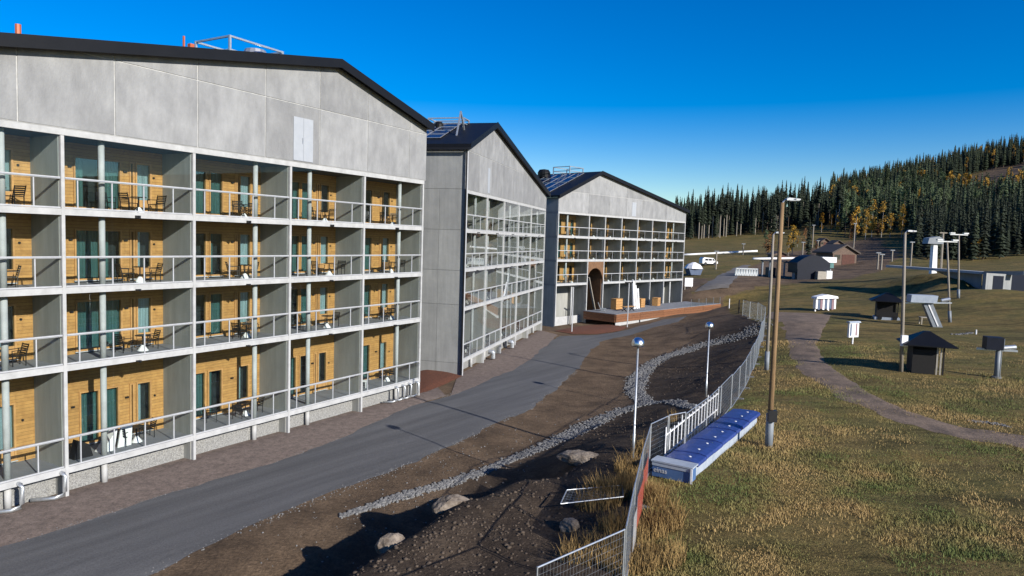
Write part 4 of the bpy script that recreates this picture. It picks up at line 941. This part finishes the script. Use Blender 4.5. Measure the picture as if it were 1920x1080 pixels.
for sx in (-1, 1):
    for sy in (-1, 1): box('leg', sx*.6-.05, sx*.6+.05, sy*.32-.05, sy*.32+.05, -.05, .72, 'pale_wood', t)
for q, (px, py, hpx, lab) in enumerate(((1385, 588, 26, 'dark stub post at the terrace end of the fence'), (1367, 578, 18, 'thin pale stub post beyond the terrace end'), (1830, 627, 9, 'short white stub post far right on the field'))):
    p = hit(px, py); o = MB().tube([(0, 0, -.2), (0, 0, hpx/FOC*p[1])], .09 if q == 0 else .06, 8).build('stub_post', 'hut_wood' if q == 0 else 'white_paint', None, p); tag(o, lab, 'post')
# ------------------------------------------------------------------ underpass with deck, mound behind the field
e0, e1 = gy(1668, 499, 112), gy(1850, 512, 97); e2 = gy(1925, 512, 93)
t = thing('underpass', 'low concrete underpass with pale deck edge and garage-like portal by the mound', 'bridge', e0); o_ = Vector(e0)
MB().bar((0, 0, 0), Vector(e1)-o_, 1.6, .35).build('deck', 'white_concrete', t)
MB().bar(Vector(e1)-o_, Vector(e2)-o_, 1.6, .5).build('deck', 'side_concrete', t)
pw0, pw1 = hit(1850, 543), hit(1925, 545)
for q, (fa, fb_, m_) in enumerate(((0, .12, 'side_concrete'), (.12, .62, 'side_concrete'), (.62, 1., 'dark_blue'))):
    a = Vector(pw0).lerp(Vector(pw1), fa)-o_; b = Vector(pw0).lerp(Vector(pw1), fb_)-o_
    MB().bar(a+Vector((0, .6, .9)), b+Vector((0, .6, .9)), .4, 2.5).build('portal_wall', m_, t)
a = Vector(pw0).lerp(Vector(pw1), .17)-o_; b = Vector(pw0).lerp(Vector(pw1), .42)-o_
MB().bar(a+Vector((0, .36, .85)), b+Vector((0, .36, .85)), .1, 2.0).build('portal_door', 'dark_blue', t)
w0 = hit(1760, 516)
MB().prism([(0, 0), (1, 0), (1, 1)], 0, .4, lambda s, z, d: (Vector(e1)-o_).lerp(Vector(gy(1762, 506, 104))-o_, 1-s)+Vector((0, d+.9, -z*2.2-.2))).build('wing_wall', 'side_concrete', t)
# lift tower
p = gy(1746, 502, 112)
p[2] = float(TZ(p[0], p[1])); t = thing('lift_tower', 'pale lift tower with a boxed head behind the underpass deck', 'lift tower', p)
Ht = CZ-p[2]+ (FOC*0+ (472-428))/FOC*112; Ht = float(gy(1746, 443, 112)[2]-p[2])
MB().prism([(-.1, -.3), (.75, -.3), (.5, Ht*.86), (-.1, Ht*.86)], -.4, .4, lambda a, b, d: (a, d, b)).build('column', 'white_paint', t)
MB().prism([(-1.3, Ht*.80), (1.2, Ht*.80), (1.3, Ht*.92), (.5, Ht*1.0), (-1.1, Ht*.95)], -.8, .8, lambda a, b, d: (a, d, b)).build('head', 'grey_paint', t)
MB().tube([(1.6, 0, -.3), (1.5, 0, Ht*1.1)], .16, 8).bar((.9, 0, Ht*1.1), (2.1, 0, Ht*1.1), .3, .16).build('mast', 'pole_grey', t)
# ------------------------------------------------------------------ lift base in the distance
def cabin_obj(px, py, wpx, hpx, rz, label):
    p = hit(px, py); s = p[1]/FOC; w, h = wpx*s, hpx*s; t = thing('cabin', label, 'cabin', p, rz)
    bx = lambda a, b, c, d, e, f, nm, m: box(nm, a, b, c, d, e, f, m, t)
    bx(-w/2, w/2, 0, w*.9, -.5, h*.62, 'wall', 'cabin'); bx(-w*.12, w*.42, -.06, 0, -.2, h*.52, 'garage_door', 'hut_red'); bx(-w*.44, -w*.2, -.05, 0, h*.25, h*.5, 'window', 'window_glass')
    for sx in (-1, 1):
        MB().prism([(sx*w*.6, h*.55), (0, h*.98), (0, h*1.05), (sx*w*.6, h*.63)], -.6, w*1.0, lambda a, b, d: (a, d, b)).build('roof', 'cabin_roof', t)
    MB().prism([(-w*.5, h*.62), (w*.5, h*.62), (0, h*.97)], .0, .1, lambda a, b, d: (a, d, b)).build('gable', 'cabin', t)
cabin_obj(1583, 496, 52, 36, .25, 'brown cabin with low gable roof at the foot of the ski slope')
cabin_obj(1546, 462, 17, 15, .2, 'small grey lift hut high on the dark slope')
cabin_obj(1571, 467, 20, 16, .15, 'small lift hut just above the brown cabin')
cabin_obj(1462, 486, 26, 14, .1, 'low shed behind the tall wooden poles')
def slab_roof_house(px, py, wpx, hpx, label):
    p = hit(px, py); s = p[1]/FOC; w, h = wpx*s, hpx*s; t = thing('lift_shed', label, 'shed', p, .05)
    n = 9; pr = [(-w/2, h*.25)]+[(-w/2+w*q/n, h*(.62+.38*math.sin(math.pi*(q+.5)/(n+1)))) for q in range(n+1)]+[(w/2, h*.25)]
    MB().prism(pr, -2, 2, lambda a, b, d: (a, d, b)).build('housing', 'dark_blue', t)
    for x in (-.42, -.1, .2, .42): box('leg', w*x-.25, w*x+.25, -.6, .6, -.5, h*.3, 'grey_paint', t)
    box('booth', w*.05, w*.3, -3.2, -2.1, -.3, h*.35, 'pale_wood', t); box('booth', w*.33, w*.5, -3, -2.1, -.3, h*.38, 'white_paint', t); box('base_wall', -w*.5, w*.02, -2.2, -2.05, -.5, h*.42, 'dark_blue', t)
slab_roof_house(1515, 523, 62, 45, 'dark rounded lift station housing beside the cabin')
t = thing('lift_machine', 'teal and white chairlift terminal right of the dark housing', 'lift', hit(1548, 522), .1); s = hit(1548, 522)[1]/FOC
box('canopy', -14*s, 14*s, -1, 1.5, 30*s, 40*s, 'white_paint', t); box('machine', -12*s, 10*s, -.8, 1.2, 20*s, 29*s, 'teal_plastic', t)
for x in (-10, -2, 7): box('leg', (x-1)*s, (x+1)*s, -.3, .3, -.3, 21*s, 'grey_paint', t)
t = thing('ski_rack', 'pale metal ski rack row by the lift road', 'rack', hit(1402, 517), .05); s = hit(1402, 517)[1]/FOC
for q in range(9):
    x = (-22+q*5)*s; MB().bar((x-1.6*s, 0, 0), (x, 0, 13*s), .22).bar((x+1.6*s, 0, 0), (x, 0, 13*s), .22).build('frame', 'galvanised', t)
MB().bar((-23*s, 0, 13*s), (20*s, 0, 13*s), .2).build('rail', 'galvanised', t)
t = thing('gate_frame', 'dark lift gate frame between ski rack and dark housing', 'gate', hit(1450, 520), .05); s = hit(1450, 520)[1]/FOC
for x in (-22, -8, 8, 20): box('post', (x-1)*s, (x+1)*s, -.2, .2, -.3, 30*s, 'grey_paint', t)
MB().bar((-24*s, 0, 31*s), (22*s, 0, 31*s), 1.2, .3).build('beam', 'dark_blue', t); box('booth', -6*s, 6*s, .5, 2.5, -.3, 18*s, 'dark_blue', t)
# van, skip, board, white snow bank
p = hit(1328, 497); s = p[1]/FOC; t = thing('parked_van', 'white camper van parked beyond the far wing', 'van', p, .15)
MB().prism([(-15*s, 3*s), (15*s, 3*s), (15*s, 7*s), (11*s, 8*s), (6*s, 13.5*s), (-12*s, 14.5*s), (-15*s, 12*s)], -1, 1, lambda a, b, d: (a, d, b)).build('body', 'white_paint', t)
for x in (-9, 9): MB().tube([(x*s, -1.03, 3*s), (x*s, -.8, 3*s)], 2.8*s, 12).build('wheel', 'black_metal', t)
for a, b in ((-10, -4), (-3, 3)): box('window', a*s, b*s, -1.03, -1.003, 8.5*s, 12*s, 'dark_blue', t)
MB().prism([(4.5*s, 8.6*s), (9.5*s, 8.6*s), (6*s, 12.2*s), (4.5*s, 12.2*s)], -1.03, -1.003, lambda a, b, d: (a, d, b)).build('window', 'dark_blue', t)
p = hit(1300, 516); s = p[1]/FOC; t = thing('rubbish_skip', 'blue skip beside the corner of the far wing', 'skip', p, .1)
MB().prism([(-9*s, 1*s), (9*s, 1*s), (13*s, 12*s), (-13*s, 12*s)], -1.4, 1.4, lambda a, b, d: (a, d, b)).build('body', 'sign_blue', t); box('rim', -13.5*s, 13.5*s, -1.5, 1.5, 12*s, 13.4*s, 'grey_paint', t); MB().lathe([(2., 0), (1.4, .8), (.3, 1.3)], 9).build('rubble', 'white_paint', t, (0, 0, 12.6*s))
p = hit(1291, 541); s = p[1]/FOC; t = thing('site_board', 'pale pinkish site board standing by the corner of the far wing', 'sign', p, .2)
box('board', -8*s, 8*s, -.04, .04, 4*s, 20*s, 'white_paint', t)
for x in (-7, 6): box('leg', (x-.6)*s, (x+.6)*s, .05, .15, -.3, 18*s, 'pale_wood', t)
def pipe(pts, r, lab):
    P = [hit(*p) for p in pts]; o = P[0]; tag(MB().tube([Vector(p)-Vector(o)+Vector((0, 0, r*.8)) for p in P], r, 8).build('snow_pipe', 'white_paint', None, o, True), lab, 'pipe')
pipe([(1280+17.5*q, 479.5-.9*q) for q in range(9)], .3, 'long white pipe lying across the foot of the slope')
pipe([(1412+16*q, 487-.2*q) for q in range(7)], .3, 'white pipe behind the lift station, right of the nearest poles')
for q, (px, py, ty, lab) in enumerate(((1504, 486, 455, 'right of the yellow birch'), (1342, 505, 472, 'beside the camper van'), (1393, 478, 458, 'on the bare slope left of the poles'), (1523, 465, 423, 'on the dark slope above the lift'), (1533, 468, 452, 'above the cabin roof'), (1600, 470, 420, 'left of the yellow birches'), (1645, 505, 475, 'left end of the underpass'), (1652, 506, 478, 'beside the underpass end'), (1672, 490, 470, 'behind the underpass deck'), (1707, 500, 455, 'right of the underpass end'))):
    p = hit(px, py); h = (py-ty)*p[1]/FOC; t = thing('slope_lamp', f'small pole lamp {lab}', 'lamp post', p, 0, 'slope lamps')
    MB().tube([(0, 0, -.4), (0, 0, h)], .18, 7).build('pole', 'pole_grey', t); box('lamp_head', -.5, .5, -.2, .2, h, h+.2, 'grey_paint', t)
for q, (px, py, Y, lab) in enumerate(((1628, 392, 300, 'above the pale pines'), (1658, 385, 310, 'right of it higher up'))):
    p = gy(px, py, Y); zt = p[2]; p[2] = float(TZ(p[0], p[1])); t = thing('chairlift_pylon', f'grey chairlift pylon on the wooded hill, {lab}', 'pylon', p, 0, 'chairlift pylons'); h = zt-p[2]+1
    MB().tube([(0, 0, -1), (0, 0, h)], [.5, .35], 8).build('column', 'galvanised', t); MB().bar((-3, 0, h), (3, 0, h), .5).build('crossarm', 'galvanised', t)

# ------------------------------------------------------------------ trees
def frond_crown(m, seed, h, r, whorls=13, per=9, droop=.35, base=.12, ragged=.35):
    rr = random.Random(seed); b = MB()
    for w in range(whorls):
        f = w/(whorls-1); z = h*(base+(1-base)*f**.92); rad = r*(1-f)**.85*(1-.25*(f < .08))+.12; n = max(4, int(per*(1-.45*f))); a0 = rr.random()*6
        for k in range(n):
            a = a0+2*math.pi*(k+rr.uniform(-.3, .3))/n; q = rad*rr.uniform(1-ragged, 1.1); dz = -droop*q*rr.uniform(.5, 1.2); wd = q*.36+.12
            c, s_ = math.cos(a), math.sin(a); zc = z+rr.uniform(-.02, .02)*h
            tip = (c*q, s_*q, zc+dz); L_ = (c*q*.55-s_*wd, s_*q*.55+c*wd, zc+dz*.75); R_ = (c*q*.55+s_*wd, s_*q*.55-c*wd, zc+dz*.75); o = (0, 0, zc+.045*h)
            i = len(b.v); b.v += [o, L_, tip, R_, (c*q*.5, s_*q*.5, zc+dz*.25+.1)]; b.f += [(i, i+1, i+4), (i+1, i+2, i+4), (i+2, i+3, i+4), (i+3, i, i+4)]
    b.v += []; i = len(b.v); b.v += [(-.1, 0, h*.93), (.1, 0, h*.93), (0, .1, h*.93), (0, 0, h*1.03)]; b.f += [(i, i+1, i+3), (i+1, i+2, i+3), (i+2, i, i+3)]
    return b
def leaf_crown(seed, h, r, n=420, base=.3, size=.45, clumps=16):
    rr = random.Random(seed); b = MB(); cs = []
    for _ in range(clumps):
        f = rr.uniform(base, .97); e = math.sin(math.pi*min(1, max(.06, (f-base)/(1.06-base)*.95+.08)))*r; a = rr.random()*6.28; cs.append((math.cos(a)*e*rr.uniform(.1, .8), math.sin(a)*e*rr.uniform(.1, .8), f*h, rr.uniform(.4, .75)*r*.6))
    for _ in range(n):
        c = rr.choice(cs); v = Vector((rr.gauss(0, 1), rr.gauss(0, 1), rr.gauss(0, 1))); v = v.normalized()*c[3]*rr.random()**.4; p = Vector(c[:3])+Vector((v.x, v.y, v.z*1.5))
        u = Vector((rr.gauss(0, 1), rr.gauss(0, 1), rr.gauss(0, 1))).normalized()*size*rr.uniform(.5, 1); w = u.orthogonal().normalized()*size*rr.uniform(.4, .8)
        b.quad(p-u, p-w*.6, p+u, p+w*.6)
    return b
def trunk(h, r, lean=0.): return MB().tube([(0, 0, -.8), (lean*.4, 0, h*.5), (lean, 0, h*.96)], [r, r*.7, r*.12], 6, False)
KIND = {}
for k in range(3):
    KIND[('spruce', k)] = (frond_crown(0, 10+k, 15+k, 1.75+.2*k, 20, 9).mesh('crown', 'needles'), trunk(17, .22).mesh('trunk', 'trunk'))
    KIND[('dark', k)] = (frond_crown(0, 20+k, 14+k, 1.7+.2*k, 20, 9, base=.08).mesh('crown', 'needles_dark_shade'), trunk(15, .22).mesh('trunk', 'trunk'))
    KIND[('tall', k)] = (frond_crown(0, 30+k, 16.5+k, 1.45+.15*k, 18, 8, base=.36+.07*k, ragged=.5).mesh('crown', 'needles_dark_shade'), trunk(18, .24).mesh('trunk', 'pole_grey'))
    KIND[('pine', k)] = (leaf_crown(40+k, 13+k, 2.2, 520, .30, .5).mesh('crown', 'needles_pine'), trunk(14, .2).mesh('trunk', 'trunk'))
    KIND[('birch', k)] = (leaf_crown(50+k, 11+k, 2.1, 420, .22, .45).mesh('crown', 'leaves_yellow'), trunk(11, .15, .3).mesh('trunk', 'birch_trunk'))
    KIND[('rust', k)] = (leaf_crown(60+k, 8+k, 1.9, 300, .15, .4).mesh('crown', 'leaves_rust'), trunk(8, .12).mesh('trunk', 'trunk'))
TREES = []
tr_ = np.random.RandomState(11)
def scatter(n, xr, yr, kindf, s=(.8, 1.15), mind=2.2):
    X = tr_.uniform(*xr, n*6); Y = tr_.uniform(*yr, n*6); Z = TZ(X, Y); PP = pix(np.stack([X, Y, Z], -1)); got = []
    for x, y, z, (a, b) in zip(X, Y, Z, PP):
        if len(got) >= n: break
        kd = kindf(a, b, y)
        if not kd: continue
        if any((x-q[0])**2+(y-q[1])**2 < mind**2 for q in got[-60:]): continue
        got.append((x, y)); TREES.append((kd, tr_.randint(3), x, y, z, tr_.uniform(*s), tr_.uniform(0, 6.28), a))
def k_left(a, b, y):
    if not 1262 < a < 1575: return None
    edge = 284 if a < 1470 else 292
    if y < edge: return None
    return 'tall' if tr_.rand() < .6 else 'dark'
scatter(460, (60, 175), (280, 350), k_left, (.62, 1.08), 1.7)
BARE = [(1735, 354), (1850, 322), (1965, 298), (1965, 368), (1860, 368), (1780, 362)]
def inpoly(a, b, P): return polydist(np.array([a]), np.array([b]), P)[0] > 0
def k_hill(a, b, y):
    if not 1555 < a < 2000 or y < 235: return None
    if inpoly(a, b, BARE): return None
    if a < 1700 and y < 262: return None
    if a < 1575 and y < 300: return None
    r = tr_.rand()
    if a > 1770 and 362 < b < 384: return 'birch' if r < .85 else 'pine'
    if y > 400: return 'dark' if r < .5 else 'spruce' if r < .93 else 'birch'
    if a < 1790 and y > 250: return 'pine' if r < .5 else 'spruce' if r < .86 else 'dark' if r < .96 else 'birch'
    return 'dark' if r < .35 else 'spruce' if r < .75 else 'pine' if r < .95 else 'birch'
scatter(2300, (110, 520), (235, 560), k_hill, (.5, 1.08), 2.1)
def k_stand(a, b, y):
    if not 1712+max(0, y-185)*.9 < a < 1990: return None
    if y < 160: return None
    return 'dark' if tr_.rand() < .93 else 'spruce'  # the stand's shade is put into the colour through the dark kind
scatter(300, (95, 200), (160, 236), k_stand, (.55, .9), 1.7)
SINGLES = ((1604, 452, 'birch', 1.0, 'leftmost yellow birch of the row below the pale pines'), (1622, 450, 'birch', .9, 'second yellow birch of the row below the pale pines'), (1634, 447, 'birch', 1.05, 'third yellow birch of the row below the pale pines'), (1652, 446, 'birch', 1.0, 'fourth yellow birch of the row below the pale pines'), (1668, 447, 'birch', .8, 'fifth yellow birch of the row below the pale pines'), (1690, 446, 'birch', .95, 'yellow birch at the right end of the row, beside the dark stand'),
    (1485, 478, 'birch', .72, 'slender yellow birch right behind the tall wooden poles'), (1478, 480, 'birch', .5, 'small yellow birch touching the slender one behind the poles'), (1440, 478, 'rust', .8, 'rust brown tree left of the tall wooden poles'), (1447, 480, 'birch', .55, 'small yellow birch beside the rust brown tree left of the poles'), (1515, 480, 'dark', .7, 'lone dark spruce above the dark lift station'), (1508, 466, 'rust', .6, 'rust brown bush on the slope above the lift station'), (1495, 463, 'birch', .4, 'tiny yellow birch on the slope above the lift station'),
    (1836, 487, 'birch', .42, 'bright yellow birch before the dark stand behind the underpass'), (1822, 488, 'birch', .35, 'small yellowish birch left of the bright one behind the underpass'), (1592, 455, 'rust', .9, 'rust brown tree left of the birch row'), (1570, 440, 'birch', .6, 'yellow birch at the wood edge above the cabin'), (1540, 436, 'birch', .7, 'yellow birch at the wood edge right of the poles'), (1558, 438, 'birch', .6, 'yellow birch between two others at the wood edge'), (1610, 446, 'rust', .8, 'rust brown tree behind the leftmost row birch'), (1645, 444, 'rust', .7, 'rust brown tree between the row birches'), (1436, 476, 'pine', .5, 'small light green pine left of the rust brown tree'), (1530, 470, 'rust', .4, 'low rust brown bush right of the lone dark spruce'), (1720, 470, 'birch', .5, 'yellow birch at the left foot of the dark stand'))
NAMES = {'birch': 'birch_tree', 'rust': 'autumn_shrub', 'dark': 'spruce_tree', 'pine': 'pine_tree'}
for a, b, kd, sc_, lab in SINGLES:
    p = hit(a, b); t = thing(NAMES[kd], lab, 'tree', p, tr_.uniform(0, 6)); t.scale = (sc_,)*3; c_, k_ = KIND[(kd, tr_.randint(3))]; place('crown', c_, t); place('trunk', k_, t)
LAB = {'spruce': ('spruce_tree', 'mid green spruce growing on the wooded hill', 'spruces on the hill'), 'dark': ('spruce_tree', 'dark spruce in the wood beside the ski slope', 'dark spruces'), 'tall': ('spruce_tree', 'tall spruce with bare lower trunk in the wood beyond the far wing', 'tall bare-stemmed spruces'),
       'pine': ('pine_tree', 'light green pine on the lower hillside', 'pines on the hillside'), 'birch': ('birch_tree', 'yellow autumn birch at the edge of the wood', 'yellow birches'), 'rust': ('autumn_shrub', 'rust brown autumn tree at the foot of the slope', 'rust brown trees')}
TREES.sort(key=lambda q: (q[3]*1.0/q[5]))
vis = [q for q in TREES if 1270 < q[7] < 1935]; cnt = {}; rest = []
for q in vis+[q for q in TREES if not 1270 < q[7] < 1935]:
    kd = q[0]; cnt[kd] = cnt.get(kd, 0)+1
    if cnt[kd] <= {'dark': 95, 'spruce': 85, 'tall': 115, 'pine': 120, 'birch': 110, 'rust': 30}[kd] and 1270 < q[7] < 1935:
        nm, lab, gr = LAB[kd]; t = thing(nm, lab, 'tree', (q[2], q[3], q[4]), q[6], gr); t.scale = (q[5], q[5], q[5]*(.92+.16*((cnt[kd]*37) % 11)/11))
        c_, k_ = KIND[(kd, q[1])]; place('crown', c_, t); place('trunk', k_, t)
    else: rest.append(q)
def merged(name, items, label, which, m):
    V, F, n = [], [], 0
    for kd, vr, x, y, z, s_, a, _ in items:
        me_ = KIND[(kd, vr)][which]; key = (kd, vr, which)
        if key not in _mc:
            _mc[key] = (np.array([v.co[:] for v in me_.vertices]), [p.vertices[:] for p in me_.polygons])
            fl = []
            for p in _mc[key][1]:
                for i in range(1, len(p)-1): fl.append((p[0], p[i], p[i+1]))
            _mc[key] = (_mc[key][0], np.array(fl))
        v, f = _mc[key]; c, s2 = math.cos(a), math.sin(a); v = v*s_
        V.append(np.stack([v[:, 0]*c-v[:, 1]*s2+x, v[:, 0]*s2+v[:, 1]*c+y, v[:, 2]+z], -1)); F.append(f+n); n += len(v)
    if V: tag(place(name, np_mesh(name, np.concatenate(V), np.concatenate(F), m)), label, 'forest', kind='stuff')
_mc = {}
for kds, m in ((('dark', 'tall'), 'needles_dark_shade'), (('spruce',), 'needles'), (('pine',), 'needles_pine'), (('birch', 'rust'), 'leaves_yellow')):
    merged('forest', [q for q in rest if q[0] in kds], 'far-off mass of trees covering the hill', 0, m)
merged('forest', [q for q in rest], 'thin trunks of the far-off wood on the hill', 1, 'trunk')

# ------------------------------------------------------------------ grass
gr = np.random.RandomState(3)
def blades(n, xs, ys, hmin, hmax, wid, name, m, label, lean=.5):
    z = TZ(xs, ys); a = gr.uniform(0, 6.28, n); h = gr.uniform(hmin, hmax, n)*np.clip(1+1.3*vnoise(xs/1.1, ys/1.1, 31)+.9*vnoise(xs/4, ys/4, 32), .35, 2.); w = wid*gr.uniform(.6, 1.3, n); la = gr.uniform(0, 6.28, n); le = h*gr.uniform(.1, lean*2, n)
    b = np.stack([xs, ys, z-.02], -1); d = np.stack([np.cos(a)*w, np.sin(a)*w, 0*a], -1); tip = b+np.stack([np.cos(la)*le, np.sin(la)*le, h+.02], -1); mid = (b+tip)/2+np.stack([0*a, 0*a, h*.15], -1)
    V = np.stack([b-d, b+d, mid+d*.7, mid-d*.7, tip], 1).reshape(-1, 3); k = np.arange(n)[:, None]*5
    F = np.concatenate([k+np.array([[0, 1, 2]]), k+np.array([[0, 2, 3]]), k+np.array([[3, 2, 4]])])
    tag(place(name, np_mesh(name, V, F, m)), label, 'grass', kind='stuff')
# field: sampled on the ground right of the fence, thinning out with distance
N = 560000
Y = 11+ (62-11)*gr.rand(N)**1.9; X = Y*gr.uniform(.05, .85, N)
sd = polydist(X, Y, DZ); keep = (sd < .2+.5*vnoise(X/1.5, Y/1.5, 8))
trk = [tuple(hit(*p)[:2]) for p in ((1445, 596), (1472, 620), (1480, 660), (1505, 700), (1570, 742), (1650, 782), (1760, 815), (1919, 838), (2100, 868), (2100, 840), (1919, 815), (1800, 798), (1710, 775), (1625, 735), (1560, 690), (1530, 645), (1545, 612), (1560, 590))]
keep &= polydist(X, Y, trk) < (.1+.9*gr.rand(N)**2)*(1+1.5*vnoise(X/1.2, Y/1.2, 9))
_bd = dd[:2]/Lb; _bn = np.array([-_bd[1], _bd[0]])
bar_poly = [tuple(q) for q in (b0[:2]-_bd*.7-_bn*.5, b1[:2]+_bd*.05-_bn*.5, b1[:2]+_bd*.05+_bn*.5, b0[:2]-_bd*.7+_bn*.5)]
keep &= polydist(X, Y, bar_poly) < 0
dens = np.clip(.55+1.5*vnoise(X/2.6, Y/2.6, 4)+.9*vnoise(X/.7, Y/.7, 14), .05, 1); keep &= gr.rand(N) < dens
X, Y = X[keep], Y[keep]; blades(len(X), X, Y, .03, .12, .010, 'grass', 'blade', 'short brownish autumn grass covering the field')
# tall straw tussocks by the fence
TX, TY = [], []
for px, py, n, r_ in ((1150, 925, 900, .9), (1120, 945, 500, .8), (1185, 885, 500, .7), (1222, 945, 900, .5), (1245, 985, 700, .6), (1215, 1000, 600, .6), (1200, 850, 200, .4), (1165, 990, 500, .7), (1110, 1040, 500, 1.), (1180, 1060, 700, .8), (1230, 1050, 500, .8), (1260, 790, 120, .3), (1180, 905, 500, .5)):
    p = hit(px, py); a = gr.uniform(0, 6.28, n); q = r_*np.sqrt(gr.rand(n)); TX.append(p[0]+np.cos(a)*q); TY.append(p[1]+np.sin(a)*q)
TX, TY = np.concatenate(TX), np.concatenate(TY)
_q = np.stack([TX-b0[0], TY-b0[1]], -1); _u, _v = _q@_bd, _q@_bn; _k = ~((_u > -2.2) & (_u < Lb) & (_v > -.7) & (_v < 1.15)); TX, TY = TX[_k], TY[_k]
blades(len(TX), TX, TY, .25, .75, .010, 'dry_grass', 'straw', 'tall straw-coloured grass tufts along the fence', .3)
